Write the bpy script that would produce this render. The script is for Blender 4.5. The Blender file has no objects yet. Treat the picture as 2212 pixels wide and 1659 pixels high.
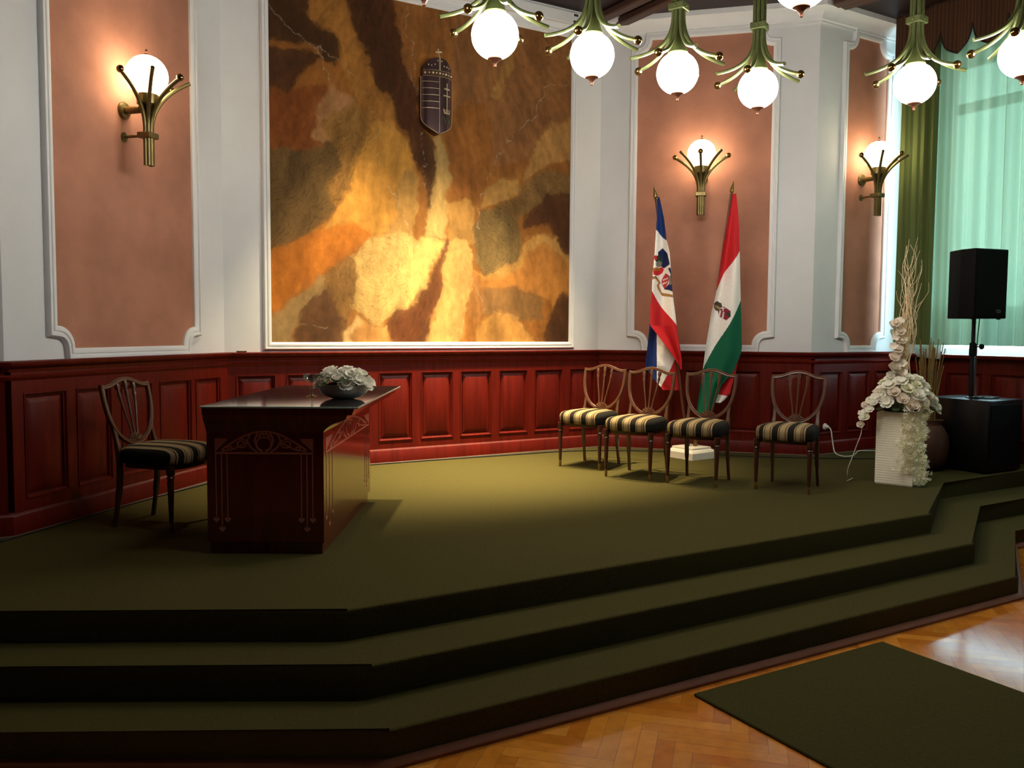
import bpy, bmesh, math, random
import numpy as np
from mathutils import Vector, Matrix, noise

random.seed(7)
S = bpy.context.scene
COL = S.collection
R = math.radians
PI = math.pi
STAGE = 0.401           # height of the carpeted stage above the parquet
BPA = R(-30.41)         # the desk and flag stand are turned this far in the room

# ------------------------------------------------------------------ camera
cd = bpy.data.cameras.new('camera'); cam = bpy.data.objects.new('camera', cd); COL.objects.link(cam)
cd.sensor_fit = 'HORIZONTAL'; cd.sensor_width = 36.0; cd.lens = 36.0 * 1841.5 / 2212.0
cd.clip_start = 0.05; cd.clip_end = 100
cam.matrix_world = (Matrix.Translation((-1.4949, -7.178, 1.601)) @ Matrix.Rotation(BPA, 4, 'Z')
                    @ Matrix.Rotation(R(90 - 3.599), 4, 'X') @ Matrix.Rotation(R(0.386), 4, 'Z'))
S.camera = cam
# ------------------------------------------------------------------ light and exposure
S.view_settings.view_transform = 'Standard'; S.view_settings.look = 'None'
S.view_settings.exposure = 0.0; S.view_settings.gamma = 1.0; S.view_settings.use_curve_mapping = False
S.cycles.max_bounces = 8; S.cycles.diffuse_bounces = 4; S.cycles.glossy_bounces = 4
S.cycles.transmission_bounces = 8; S.cycles.transparent_max_bounces = 8
S.cycles.caustics_reflective = False; S.cycles.caustics_refractive = False
S.cycles.sample_clamp_indirect = 6.0
W = bpy.data.worlds.new('daylight'); S.world = W; W.use_nodes = True
bg = W.node_tree.nodes['Background']; bg.inputs[0].default_value = (0.64, 0.90, 1.0, 1); bg.inputs[1].default_value = 18.0
GLOBE = (1.0, 0.93, 0.83); GLOBE_POWER = 48.0; SCONCE_POWER = 16.0
def spot(x, y, tx, ty, tz, power, size, blend, col=(1.0, 0.80, 0.48), z=4.55, rad=0.05):
    ld = bpy.data.lights.new('stage_spot', 'SPOT'); o = bpy.data.objects.new('stage_spot', ld); COL.objects.link(o)
    ld.energy = power; ld.spot_size = R(size); ld.spot_blend = blend; ld.color = col; ld.shadow_soft_size = rad
    o.location = (x, y, z)
    o.rotation_euler = (Vector((tx, ty, tz)) - Vector((x, y, z))).to_track_quat('-Z', 'Y').to_euler()
spot(1.10, -0.86, 1.15, -0.66, STAGE, 1480, 58, 1.0)
spot(1.95, -0.90, 2.00, -0.68, STAGE, 1850, 58, 1.0)
spot(2.70, -1.0, 2.68, -0.80, STAGE, 1250, 54, 1.0)

# ------------------------------------------------------------------ materials
def lin(c):
    out = []
    for v in c:
        v = v / 255.0
        out.append(v / 12.92 if v <= 0.04045 else ((v + 0.055) / 1.055) ** 2.4)
    return (out[0], out[1], out[2], 1.0)
def new_mat(name):
    m = bpy.data.materials.new(name); m.use_nodes = True
    return m, m.node_tree, m.node_tree.nodes['Principled BSDF']
def ramp(nt, fac, stops, interp='LINEAR'):
    r = nt.nodes.new('ShaderNodeValToRGB'); r.color_ramp.interpolation = interp
    el = r.color_ramp.elements
    while len(el) < len(stops): el.new(0.5)
    for e, (p, c) in zip(el, stops): e.position = p; e.color = c
    nt.links.new(fac, r.inputs[0]); return r.outputs[0]
def coords(nt, scale=(1, 1, 1), kind='Object'):
    t = nt.nodes.new('ShaderNodeTexCoord'); mp = nt.nodes.new('ShaderNodeMapping')
    mp.inputs['Scale'].default_value = scale; nt.links.new(t.outputs[kind], mp.inputs[0]); return mp.outputs[0]
def noise_tex(nt, vec, scale, detail=4, rough=0.55, dist=0.0):
    n = nt.nodes.new('ShaderNodeTexNoise'); n.inputs['Scale'].default_value = scale; n.inputs['Detail'].default_value = detail
    n.inputs['Roughness'].default_value = rough; n.inputs['Distortion'].default_value = dist
    nt.links.new(vec, n.inputs['Vector']); return n.outputs['Fac']
def add_bump(nt, b, height, strength, dist=0.01):
    bm = nt.nodes.new('ShaderNodeBump'); bm.inputs['Strength'].default_value = strength; bm.inputs['Distance'].default_value = dist
    nt.links.new(height, bm.inputs['Height']); nt.links.new(bm.outputs[0], b.inputs['Normal'])
def mat(name, col, rough=0.5, metal=0.0, var=0.12, vscale=6.0, stretch=(1, 1, 1), bump=0.0, bscale=120.0, coat=0.0, spec=0.5, detail=5):
    m, nt, b = new_mat(name)
    c = lin(col); v = coords(nt, stretch)
    f = noise_tex(nt, v, vscale, detail)
    lo = tuple(x * (1 - var) for x in c[:3]) + (1,); hi = tuple(min(1, x * (1 + var)) for x in c[:3]) + (1,)
    nt.links.new(ramp(nt, f, [(0.3, lo), (0.7, hi)]), b.inputs['Base Color'])
    b.inputs['Roughness'].default_value = rough; b.inputs['Metallic'].default_value = metal
    b.inputs['Specular IOR Level'].default_value = spec
    b.inputs['Coat Weight'].default_value = coat; b.inputs['Coat Roughness'].default_value = 0.12
    if bump: add_bump(nt, b, noise_tex(nt, v, bscale, 3), bump)
    return m
def glow(name, col, power):
    m, nt, b = new_mat(name)
    b.inputs['Base Color'].default_value = (0.9, 0.88, 0.84, 1); b.inputs['Roughness'].default_value = 0.25
    b.inputs['Emission Color'].default_value = (*col, 1); b.inputs['Emission Strength'].default_value = power
    return m
def glass(name, col=(1, 1, 1, 1), rough=0.0, ior=1.45):
    m, nt, b = new_mat(name)
    b.inputs['Base Color'].default_value = col; b.inputs['Transmission Weight'].default_value = 1.0
    b.inputs['Roughness'].default_value = rough; b.inputs['IOR'].default_value = ior
    return m
def cloth(name, col, trans, through=0.0, var=0.1, vscale=30, stretch=(1, 1, 1), tcol=None):
    # woven fabric that lets some daylight through
    m, nt, b = new_mat(name); out = nt.nodes['Material Output']
    c = lin(col); f = noise_tex(nt, coords(nt, stretch), vscale, 3)
    lo = tuple(x * (1 - var) for x in c[:3]) + (1,); hi = tuple(min(1, x * (1 + var)) for x in c[:3]) + (1,)
    cc = ramp(nt, f, [(0.3, lo), (0.7, hi)])
    nt.links.new(cc, b.inputs['Base Color']); b.inputs['Roughness'].default_value = 0.9; b.inputs['Specular IOR Level'].default_value = 0.15
    tr = nt.nodes.new('ShaderNodeBsdfTranslucent'); nt.links.new(cc, tr.inputs[0])
    if tcol: nt.links.remove(tr.inputs[0].links[0]); tr.inputs[0].default_value = lin(tcol)
    mx = nt.nodes.new('ShaderNodeMixShader'); mx.inputs[0].default_value = trans
    nt.links.new(b.outputs[0], mx.inputs[1]); nt.links.new(tr.outputs[0], mx.inputs[2]); last = mx
    if through:
        tp = nt.nodes.new('ShaderNodeBsdfTransparent'); tp.inputs[0].default_value = lin(tcol) if tcol else c
        m2 = nt.nodes.new('ShaderNodeMixShader'); m2.inputs[0].default_value = through
        nt.links.new(mx.outputs[0], m2.inputs[1]); nt.links.new(tp.outputs[0], m2.inputs[2]); last = m2
    nt.links.new(last.outputs[0], out.inputs['Surface']); return m
def painted(name, rough, attr='paint', var=0.10, vscale=40, spec=0.3, stretch=(1, 1, 1), bump=0.0, bscale=300, coat=0.0):
    # colour carried by the surface's own pattern, broken up by a fine noise
    m, nt, b = new_mat(name)
    a = nt.nodes.new('ShaderNodeAttribute'); a.attribute_name = attr
    v = coords(nt, stretch); f = noise_tex(nt, v, vscale, 4)
    g = ramp(nt, f, [(0.3, (1 - var,) * 3 + (1,)), (0.7, (1 + var,) * 3 + (1,))])
    mx = nt.nodes.new('ShaderNodeMix'); mx.data_type = 'RGBA'; mx.blend_type = 'MULTIPLY'; mx.inputs[0].default_value = 1.0
    nt.links.new(a.outputs['Color'], mx.inputs[6]); nt.links.new(g, mx.inputs[7]); nt.links.new(mx.outputs[2], b.inputs['Base Color'])
    b.inputs['Roughness'].default_value = rough; b.inputs['Specular IOR Level'].default_value = spec; b.inputs['Coat Weight'].default_value = coat
    if bump: add_bump(nt, b, noise_tex(nt, v, bscale, 2), bump)
    return m
M = {}
M['plaster'] = mat('white_plaster', (224, 226, 227), 0.85, var=0.03, vscale=3, bump=0.08, bscale=60, spec=0.2)
M['mould'] = mat('white_moulding', (229, 231, 232), 0.6, var=0.02, spec=0.3)
M['terracotta'] = mat('terracotta_paint', (180, 127, 105), 0.9, var=0.2, vscale=2.2, bump=0.1, bscale=40, spec=0.15)
M['mahogany'] = mat('red_mahogany', (90, 18, 7), 0.42, var=0.28, vscale=5, stretch=(5, 5, 0.5), spec=0.22)
M['carpet'] = mat('olive_carpet', (74, 68, 34), 0.97, var=0.16, vscale=90, bump=0.5, bscale=500, spec=0.1)
M['runner'] = mat('green_runner_pile', (66, 62, 28), 0.97, var=0.14, vscale=70, bump=0.5, bscale=450, spec=0.1)
M['ceiling'] = mat('dark_stained_ceiling', (36, 17, 17), 0.5, var=0.2, vscale=4, stretch=(8, 0.6, 1))
M['beam'] = mat('brown_beam_wood', (78, 53, 43), 0.5, var=0.15, vscale=5, stretch=(8, 0.6, 8))
M['tinted_brass'] = mat('green_tinted_brass', (98, 106, 64), 0.4, metal=0.55, var=0.2, vscale=14)  # pendant brass, with the green cast of the mixed light put into its colour
M['brass'] = mat('aged_brass', (150, 122, 66), 0.32, metal=0.8, var=0.15, vscale=18)
M['dbrass'] = mat('dark_olive_brass', (112, 98, 58), 0.36, metal=0.7, var=0.2, vscale=18)
M['ball'] = mat('polished_brass_ball', (150, 118, 66), 0.12, metal=0.95, var=0.05)
M['copper'] = mat('copper_brown_cap', (140, 92, 70), 0.4, metal=0.5, var=0.1)
M['globe'] = glow('lit_globe', GLOBE, GLOBE_POWER)
M['sglobe'] = glow('lit_sconce_globe', (1.0, 0.80, 0.52), SCONCE_POWER)
M['chairwood'] = mat('walnut_chair_wood', (84, 52, 32), 0.32, var=0.2, vscale=12, stretch=(4, 4, 1), coat=0.2)
M['chairdark'] = mat('dark_chair_leg_wood', (66, 30, 20), 0.35, var=0.2, vscale=12, coat=0.2)
M['deskwood'] = mat('lacquered_mahogany', (92, 20, 14), 0.16, var=0.2, vscale=4, stretch=(5, 5, 0.6), coat=0.5)
M['inlay'] = mat('pale_inlay_veneer', (196, 118, 104), 0.3, var=0.08, vscale=20, coat=0.3)
M['deskglass'] = mat('dark_desk_glass', (34, 30, 30), 0.07, var=0.05, spec=0.6)
M['glassedge'] = mat('pale_green_glass_edge', (150, 172, 160), 0.15, var=0.05)
M['clear'] = None
def thin_glass(name, tint, base=0.04):
    m, nt, b = new_mat(name); out = nt.nodes['Material Output']
    tp = nt.nodes.new('ShaderNodeBsdfTransparent'); tp.inputs[0].default_value = tint
    gl = nt.nodes.new('ShaderNodeBsdfGlossy'); gl.inputs['Roughness'].default_value = 0.02
    lw = nt.nodes.new('ShaderNodeLayerWeight'); lw.inputs['Blend'].default_value = 0.5
    pw = nt.nodes.new('ShaderNodeMath'); pw.operation = 'POWER'; pw.inputs[1].default_value = 4.0; nt.links.new(lw.outputs['Facing'], pw.inputs[0])
    fr = nt.nodes.new('ShaderNodeMath'); fr.operation = 'MULTIPLY_ADD'; fr.inputs[1].default_value = 0.75; fr.inputs[2].default_value = base; nt.links.new(pw.outputs[0], fr.inputs[0])
    mx = nt.nodes.new('ShaderNodeMixShader'); nt.links.new(fr.outputs[0], mx.inputs[0])
    nt.links.new(tp.outputs[0], mx.inputs[1]); nt.links.new(gl.outputs[0], mx.inputs[2]); nt.links.new(mx.outputs[0], out.inputs['Surface']); return m
M['clear'] = thin_glass('clear_glass', (0.86, 0.9, 0.88, 1), 0.14)
M['pane'] = thin_glass('window_pane', (0.95, 0.98, 0.98, 1))
M['ceramic'] = mat('white_glazed_ceramic', (246, 243, 235), 0.2, var=0.03, spec=0.5)
M['petal'] = cloth('ivory_petals', (255, 251, 238), 0.35, var=0.06)
M['petal2'] = cloth('blush_petals', (253, 242, 228), 0.35, var=0.06)
M['petal3'] = cloth('cream_green_petals', (252, 249, 224), 0.35, var=0.06)
M['leaf'] = cloth('dark_green_leaf', (48, 66, 40), 0.2, var=0.2)
M['stamen'] = mat('olive_centre', (126, 112, 52), 0.9)
M['branch'] = mat('pale_curly_branch', (234, 212, 170), 0.8, var=0.12)
M['vase'] = mat('cream_ribbed_vase', (251, 243, 218), 0.6, var=0.05, vscale=10)
M['clay'] = mat('brown_clay', (70, 44, 28), 0.7, var=0.25, vscale=9, bump=0.2, bscale=40)
M['straw'] = mat('dry_straw', (120, 98, 46), 0.9, var=0.25)
M['black'] = mat('black_speaker_coating', (8, 8, 9), 0.75, var=0.2, vscale=200, bump=0.2, bscale=500, spec=0.15)
M['grille'] = mat('black_speaker_grille', (6, 6, 7), 0.85, var=0.4, vscale=400, bump=0.4, bscale=900, spec=0.1)
M['gloss'] = mat('gloss_black_top', (9, 9, 11), 0.35, var=0.1, spec=0.3)
M['badge'] = mat('grey_badge', (92, 92, 96), 0.4, metal=0.5)
M['steel'] = mat('black_steel_tube', (18, 18, 20), 0.3, var=0.1)
M['cable'] = mat('dark_cable', (26, 26, 20), 0.6)
M['wcable'] = mat('white_cable', (214, 208, 192), 0.5, var=0.03)
M['whitebox'] = mat('white_painted_block', (222, 214, 196), 0.6, var=0.03)
M['pole'] = mat('flag_pole_wood', (96, 58, 36), 0.4, var=0.2, stretch=(3, 3, 0.5))
M['flag'] = painted('flag_cloth', 0.8, var=0.05, vscale=60)
M['mural'] = painted('mural_textile', 0.8, var=0.10, vscale=22, spec=0.2, bump=0.12, bscale=140, stretch=(1, 1, 0.35))
M['parquet'] = painted('oak_parquet', 0.14, var=0.14, vscale=14, spec=0.38, coat=0.0)
M['gap'] = mat('parquet_joint', (52, 28, 12), 0.6)
M['enamel'] = mat('dark_plum_enamel', (112, 88, 90), 0.24, metal=0.8, var=0.12, vscale=20)
M['enamelg'] = mat('dark_green_enamel', (120, 128, 84), 0.24, metal=0.6, var=0.12, vscale=20)
M['engrave'] = mat('bright_engraved_metal', (232, 216, 176), 0.25, metal=0.55, var=0.1)
M['crownmetal'] = mat('bronze_crown', (120, 94, 80), 0.25, metal=0.7, var=0.25, vscale=40)
M['curtain'] = cloth('green_yellow_curtain', (118, 128, 84), 0.078, through=0.028, tcol=(174, 204, 176), var=0.05, vscale=6, stretch=(8, 8, 0.4))
M['olive'] = cloth('olive_side_curtain', (92, 104, 60), 0.02, var=0.08, vscale=6, stretch=(8, 8, 0.4))
M['sheer'] = cloth('white_lace', (232, 236, 236), 0.3, through=0.6, var=0.05)
M['wframe'] = mat('white_window_frame', (216, 216, 212), 0.5, var=0.03)
M['socket'] = mat('white_plastic', (222, 218, 206), 0.35, var=0.02)
M['slot'] = mat('dark_slot', (40, 38, 36), 0.6)
M['soil'] = mat('floral_foam', (60, 66, 40), 0.95)
def striped(name, stops, period, rough=0.9, axis=0, bump=0.0, off=0.0, attr=None):
    m, nt, b = new_mat(name)
    t = nt.nodes.new('ShaderNodeTexCoord'); sp = nt.nodes.new('ShaderNodeSeparateXYZ'); nt.links.new(t.outputs['Object'], sp.inputs[0])
    a = nt.nodes.new('ShaderNodeMath'); a.operation = 'MULTIPLY_ADD'; a.inputs[1].default_value = 1 / period; a.inputs[2].default_value = 10 + off
    nt.links.new(sp.outputs[axis], a.inputs[0])
    fr = nt.nodes.new('ShaderNodeMath'); fr.operation = 'FRACT'; nt.links.new(a.outputs[0], fr.inputs[0])
    nt.links.new(ramp(nt, fr.outputs[0], stops, 'CONSTANT'), b.inputs['Base Color'])
    if attr:
        at = nt.nodes.new('ShaderNodeAttribute'); at.attribute_name = attr
        nt.links.new(ramp(nt, at.outputs['Fac'], stops, 'CONSTANT'), b.inputs['Base Color'])
    b.inputs['Roughness'].default_value = rough; b.inputs['Specular IOR Level'].default_value = 0.2
    add_bump(nt, b, noise_tex(nt, t.outputs['Object'], 260, 2), 0.25)
    return m
BE, DK, BR, OC = lin((152, 134, 98)), lin((28, 24, 18)), lin((76, 52, 32)), lin((112, 82, 48))
M['seat'] = striped('striped_upholstery', [(0.0, DK), (0.045, BE), (0.085, BR), (0.10, BE), (0.115, DK), (0.195, BE), (0.215, BR), (0.23, BE), (0.305, OC), (0.33, BE), (0.345, DK), (0.445, BE), (0.46, BR), (0.475, BE), (0.555, OC), (0.58, BE), (0.60, DK), (0.70, BE), (0.715, BR), (0.73, BE), (0.80, OC), (0.82, BE), (0.83, BR), (0.85, BE), (0.875, DK)], 0.47, off=0.5, attr='across')
M['valance'] = striped('brown_striped_valance', [(0.0, lin((66, 44, 32))), (0.55, lin((88, 62, 42))), (0.7, lin((60, 38, 28))), (0.85, lin((100, 70, 44)))], 0.036, axis=1)
M['trimdark'] = mat('dark_valance_braid', (34, 24, 20), 0.9)

# ------------------------------------------------------------------ mesh helpers
class MB:
    def __init__(s): s.bm = bmesh.new()
    def box(s, x0, x1, y0, y1, z0, z1, bevel=0.0, T=None, seg=1):
        r = bmesh.ops.create_cube(s.bm, size=1.0)
        mt = Matrix.Translation(((x0 + x1) / 2, (y0 + y1) / 2, (z0 + z1) / 2)) @ Matrix.Diagonal((x1 - x0, y1 - y0, z1 - z0, 1))
        bmesh.ops.transform(s.bm, matrix=mt, verts=r['verts'])
        vs = r['verts']
        if bevel:
            es = list({e for v in vs for e in v.link_edges})
            b = bmesh.ops.bevel(s.bm, geom=es, offset=bevel, segments=seg, profile=0.5, affect='EDGES')
            vs = [v for v in b['verts']] + [v for v in vs if v.is_valid]
            vs = list(set(vs))
        if T is not None: bmesh.ops.transform(s.bm, matrix=T, verts=vs)
        return s
    def ring(s, pts): return [s.bm.verts.new(p) for p in pts]
    def skin(s, rings, closed=True, cap0=True, cap1=True):
        n = len(rings[0])
        for a, b in zip(rings[:-1], rings[1:]):
            for i in range(n if closed else n - 1):
                j = (i + 1) % n
                try: s.bm.faces.new((a[i], a[j], b[j], b[i]))
                except ValueError: pass
        if cap0 and closed: s.bm.faces.new(rings[0][::-1])
        if cap1 and closed: s.bm.faces.new(rings[-1])
    def tube(s, pts, r, seg=8, up=Vector((0.1, 0.2, 1)), flat=1.0):
        pts = [Vector(p) for p in pts]; n = len(pts)
        rr = r if isinstance(r, (list, tuple)) else [r] * n
        rings = []; nrm = None
        for i, p in enumerate(pts):
            t = (pts[min(i + 1, n - 1)] - pts[max(i - 1, 0)]).normalized()
            if nrm is None:
                nrm = t.orthogonal().normalized() if abs(t.dot(up.normalized())) > 0.95 else (up - t * up.dot(t)).normalized()
            else: nrm = (nrm - t * nrm.dot(t)).normalized()
            bi = t.cross(nrm)
            rings.append(s.ring([p + nrm * (math.cos(2 * PI * k / seg) * rr[i]) + bi * (math.sin(2 * PI * k / seg) * rr[i] * flat) for k in range(seg)]))
        s.skin(rings); return s
    def lathe(s, prof, c=(0, 0, 0), seg=24, T=None, sq=(1, 1)):
        c = Vector(c); rings = []
        for r, z in prof:
            r = max(r, 1e-4)
            rings.append(s.ring([c + Vector((math.cos(2 * PI * k / seg) * r * sq[0], math.sin(2 * PI * k / seg) * r * sq[1], z)) for k in range(seg)]))
        if T is not None:
            for ring in rings:
                for v in ring: v.co = T @ v.co
        s.skin(rings); return s
    def sphere(s, c, r, u=16, v=10, sc=(1, 1, 1)):
        mt = Matrix.Translation(c) @ Matrix.Diagonal((sc[0], sc[1], sc[2], 1))
        bmesh.ops.create_uvsphere(s.bm, u_segments=u, v_segments=v, radius=r, matrix=mt); return s
    def prism(s, poly, h0, h1, T):
        # polygon in (a,b), extruded h0..h1 ; T maps (a,b,h) to 3D
        a = s.ring([T @ Vector((p[0], p[1], h0)) for p in poly]); b = s.ring([T @ Vector((p[0], p[1], h1)) for p in poly])
        s.skin([a, b]); return s
    def sweep(s, path, prof, T, closed=True):
        # moulding: profile (offset to the left of the path, height) along a mitred 2D path
        n = len(path); P = [Vector(p) for p in path]; rings = []
        for i in range(n):
            if closed or 0 < i < n - 1:
                d0 = (P[i] - P[i - 1]).normalized(); d1 = (P[(i + 1) % n] - P[i]).normalized()
            elif i == 0: d0 = d1 = (P[1] - P[0]).normalized()
            else: d0 = d1 = (P[i] - P[i - 1]).normalized()
            n0 = Vector((-d0.y, d0.x)); n1 = Vector((-d1.y, d1.x)); m = n0 + n1
            if m.length < 1e-3: m = n0
            m = m.normalized(); m = m / max(0.35, m.dot(n0))
            rings.append(s.ring([T @ Vector((P[i].x + m.x * o, P[i].y + m.y * o, h)) for o, h in prof]))
        k = len(prof)
        for i in range(n if closed else n - 1):
            a, b = rings[i], rings[(i + 1) % n]
            for j in range(k):
                try: s.bm.faces.new((a[j], a[(j + 1) % k], b[(j + 1) % k], b[j]))
                except ValueError: pass
        if not closed:
            s.bm.faces.new(rings[0]); s.bm.faces.new(rings[-1][::-1])
        return s
    def poly(s, pts): s.bm.faces.new(s.ring(pts)); return s
    def mesh(s, name, m, angle=35, flat=False):
        bmesh.ops.recalc_face_normals(s.bm, faces=s.bm.faces)
        me = bpy.data.meshes.new(name); s.bm.to_mesh(me); s.bm.free(); me.materials.append(m)
        if not flat:
            me.polygons.foreach_set('use_smooth', [True] * len(me.polygons)); me.set_sharp_from_angle(angle=R(angle))
        return me
    def build(s, name, m, parent=None, angle=35, flat=False, label=None):
        o = bpy.data.objects.new(name, s.mesh(name, m, angle, flat)); COL.objects.link(o)
        if parent is not None: o.parent = parent
        if label: o['label'] = label
        return o
def tag(o, label=None, cat=None, group=None, kind=None):
    if label: o['label'] = label
    if cat: o['category'] = cat
    if group: o['group'] = group
    if kind: o['kind'] = kind
    return o
def thing(name, label, cat, loc=(0, 0, 0), rz=0.0, group=None):
    o = bpy.data.objects.new(name, None); COL.objects.link(o); o.empty_display_size = 0.1
    o.location = loc; o.rotation_euler = (0, 0, rz); return tag(o, label, cat, group)
def use(me, name, parent, loc=(0, 0, 0), rot=(0, 0, 0), sc=1.0):
    o = bpy.data.objects.new(name, me); COL.objects.link(o); o.parent = parent; o.location = loc; o.rotation_euler = rot
    o.scale = (sc, sc, sc) if not isinstance(sc, (tuple, list)) else sc; return o
def copy_thing(root, loc, rz, label, group=None, cat=None):
    r = root.copy(); COL.objects.link(r); r.location = loc; r.rotation_euler = (0, 0, rz); r['label'] = label
    if group: r['group'] = group
    for ch in list(root.children):
        c = ch.copy(); COL.objects.link(c); c.parent = r
        for g in list(ch.children):
            d = g.copy(); COL.objects.link(d); d.parent = c
    return r
XY = Matrix.Identity(4)
def bez(p0, p1, p2, p3, n=8):
    p0, p1, p2, p3 = map(Vector, (p0, p1, p2, p3)); out = []
    for i in range(n + 1):
        t = i / n; u = 1 - t
        out.append(p0 * u ** 3 + p1 * 3 * u * u * t + p2 * 3 * u * t * t + p3 * t ** 3)
    return out
def smooth_path(pts, n=6):
    P = [Vector(p) for p in pts]; out = []
    for i in range(len(P) - 1):
        a = P[max(i - 1, 0)]; b = P[i]; c = P[i + 1]; d = P[min(i + 2, len(P) - 1)]
        for k in range(n):
            t = k / n
            out.append(0.5 * ((2 * b) + (c - a) * t + (2 * a - 5 * b + 4 * c - d) * t * t + (3 * b - a - 3 * c + d) * t ** 3))
    out.append(P[-1]); return out
def vnoise(x, y, seed=0):
    rs = np.random.RandomState(seed); g = rs.rand(64, 64)
    xi = np.floor(x).astype(int); yi = np.floor(y).astype(int); fx = x - xi; fy = y - yi
    fx = fx * fx * (3 - 2 * fx); fy = fy * fy * (3 - 2 * fy)
    a = g[xi % 64, yi % 64]; b = g[(xi + 1) % 64, yi % 64]; c = g[xi % 64, (yi + 1) % 64]; d = g[(xi + 1) % 64, (yi + 1) % 64]
    return (a * (1 - fx) + b * fx) * (1 - fy) + (c * (1 - fx) + d * fx) * fy - 0.5
def inside(px, py, poly):
    r = np.zeros(px.shape, bool); n = len(poly); j = n - 1
    for i in range(n):
        xi, yi = poly[i]; xj, yj = poly[j]
        if yi != yj:
            r ^= ((yi > py) != (yj > py)) & (px < (xj - xi) * (py - yi) / (yj - yi) + xi)
        j = i
    return r
def seg_dist(px, py, a, b):
    ax, ay = a; bx, by = b; dx, dy = bx - ax, by - ay; L2 = dx * dx + dy * dy + 1e-9
    t = np.clip(((px - ax) * dx + (py - ay) * dy) / L2, 0, 1)
    return np.hypot(px - ax - t * dx, py - ay - t * dy)
def grid_object(name, V, nu, nv, colors, m, parent=None, smooth=True):
    # V: (nv,nu,3)
    idx = np.arange(nu * nv).reshape(nv, nu)
    q = np.stack([idx[:-1, :-1], idx[:-1, 1:], idx[1:, 1:], idx[1:, :-1]], -1).reshape(-1, 4)
    me = bpy.data.meshes.new(name); me.from_pydata(V.reshape(-1, 3).tolist(), [], q.tolist())
    if colors is not None:
        ca = me.color_attributes.new('paint', 'FLOAT_COLOR', 'POINT')
        c4 = np.ones((nu * nv, 4), np.float32); c4[:, :3] = colors.reshape(-1, 3); ca.data.foreach_set('color', c4.ravel())
    me.materials.append(m)
    if smooth: me.polygons.foreach_set('use_smooth', [True] * len(me.polygons))
    o = bpy.data.objects.new(name, me); COL.objects.link(o)
    if parent is not None: o.parent = parent
    return o
MURAL=[
((150,92,34),[35,462,343,530,348,138,31,140]),
((132,70,24),[34,359,87,365,93,337,77,311,33,307]),
((140,90,46),[204,499,343,530,345,369,306,356,292,333,258,317,229,326,218,353,204,363]),
((140,84,32),[200,358,218,369,245,369,248,328,230,274,211,270,204,304]),
((142,88,38),[149,478,204,489,202,412,174,409,168,377,161,405,152,428]),
((164,106,42),[73,452,105,452,110,418,122,404,125,384,132,378,146,368,151,348,132,327,110,356,104,388,99,407,87,414,75,417]),
((70,42,18),[35,462,69,469,74,417,87,414,99,407,103,392,97,383,87,385,80,395,63,397,34,396]),
((76,44,20),[34,390,63,391,85,389,72,374,55,359,34,358]),
((74,41,18),[105,459,141,467,149,446,151,428,161,405,168,377,174,347,185,333,187,318,186,282,180,270,176,297,168,308,162,319,159,338,151,348,146,368,132,378,124,388,122,404,110,418]),
((168,116,68),[91,372,104,359,111,356,100,336,89,320,75,320,81,346,88,362]),
((102,74,36),[33,307,48,312,77,313,110,336,132,327,118,310,110,285,90,261,77,246,58,233,32,218]),
((150,104,46),[81,336,110,354,132,327,114,308,106,276,90,263,86,281,100,301]),
((192,132,52),[114,308,132,342,148,345,159,330,166,308,169,291,150,274,140,248,115,235,104,223,86,211,80,244,90,259,108,279]),
((172,98,28),[58,233,80,246,110,255,132,244,115,235,104,223,86,209,69,197,52,182,32,171,32,218]),
((176,128,62),[150,274,157,307,169,297,170,269,165,246,152,243,140,248]),
((196,154,84),[113,229,124,241,150,249,174,242,165,222,174,199,169,185,148,177,131,168,105,180,94,194,90,211,105,223]),
((138,96,46),[90,211,105,225,115,208,111,182,103,166,92,183,84,200]),
((186,146,80),[187,333,195,340,206,300,200,276,198,248,179,245,182,272,187,310]),
((226,176,94),[178,246,198,245,189,223,182,203,169,185,161,181,163,202,165,228,174,241]),
((182,130,62),[200,276,218,285,232,274,227,239,218,239,201,246]),
((202,152,80),[201,246,218,241,227,227,225,205,218,163,205,143,180,143,189,179,198,204]),
((108,58,26),[197,247,201,244,199,224,197,198,187,179,185,163,178,143,148,143,142,167,152,179,169,183,174,197,187,207,193,227,196,241]),
((176,112,46),[285,245,302,256,320,253,347,226,348,173,306,192,261,198,239,195,227,215,249,208,275,220]),
((124,96,52),[230,260,241,274,258,276,277,269,284,249,278,227,263,215,246,212,232,223,226,241]),
((128,92,46),[251,277,275,285,284,303,309,317,346,315,346,298,307,292,285,276,279,265]),
((156,108,52),[246,381,265,422,273,440,272,413,258,380,252,376]),
((170,120,60),[345,371,309,358,294,340,289,329,283,314,283,305,307,320,345,335]),
((190,136,66),[248,298,258,307,275,304,280,294,267,283,246,279,234,273,239,287]),
((84,48,22),[346,300,307,292,286,276,285,260,310,266,323,251,347,224]),
((192,138,66),[281,232,285,246,302,257,320,254,347,231,347,225,319,245,302,248,289,238,281,219,249,207,227,214,246,212]),
((130,90,46),[239,196,275,199,303,192,308,175,288,168,263,174,237,176]),
((182,126,58),[230,164,251,178,276,172,291,155,301,138,228,139]),
((160,104,48),[227,215,239,195,237,176,232,166,223,176,225,205]),
((82,48,22),[347,193,326,197,311,166,309,138,348,138]),
((156,120,70),[32,171,67,190,76,205,86,205,84,190,67,175,57,151,35,140,31,140]),
((94,60,32),[86,194,95,183,104,164,99,140,55,140,68,175]),
((190,130,64),[111,168,131,168,143,167,148,139,101,140]),
((206,160,96),[99,144,105,163,112,172,117,167,107,155,104,140]),
]
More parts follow.
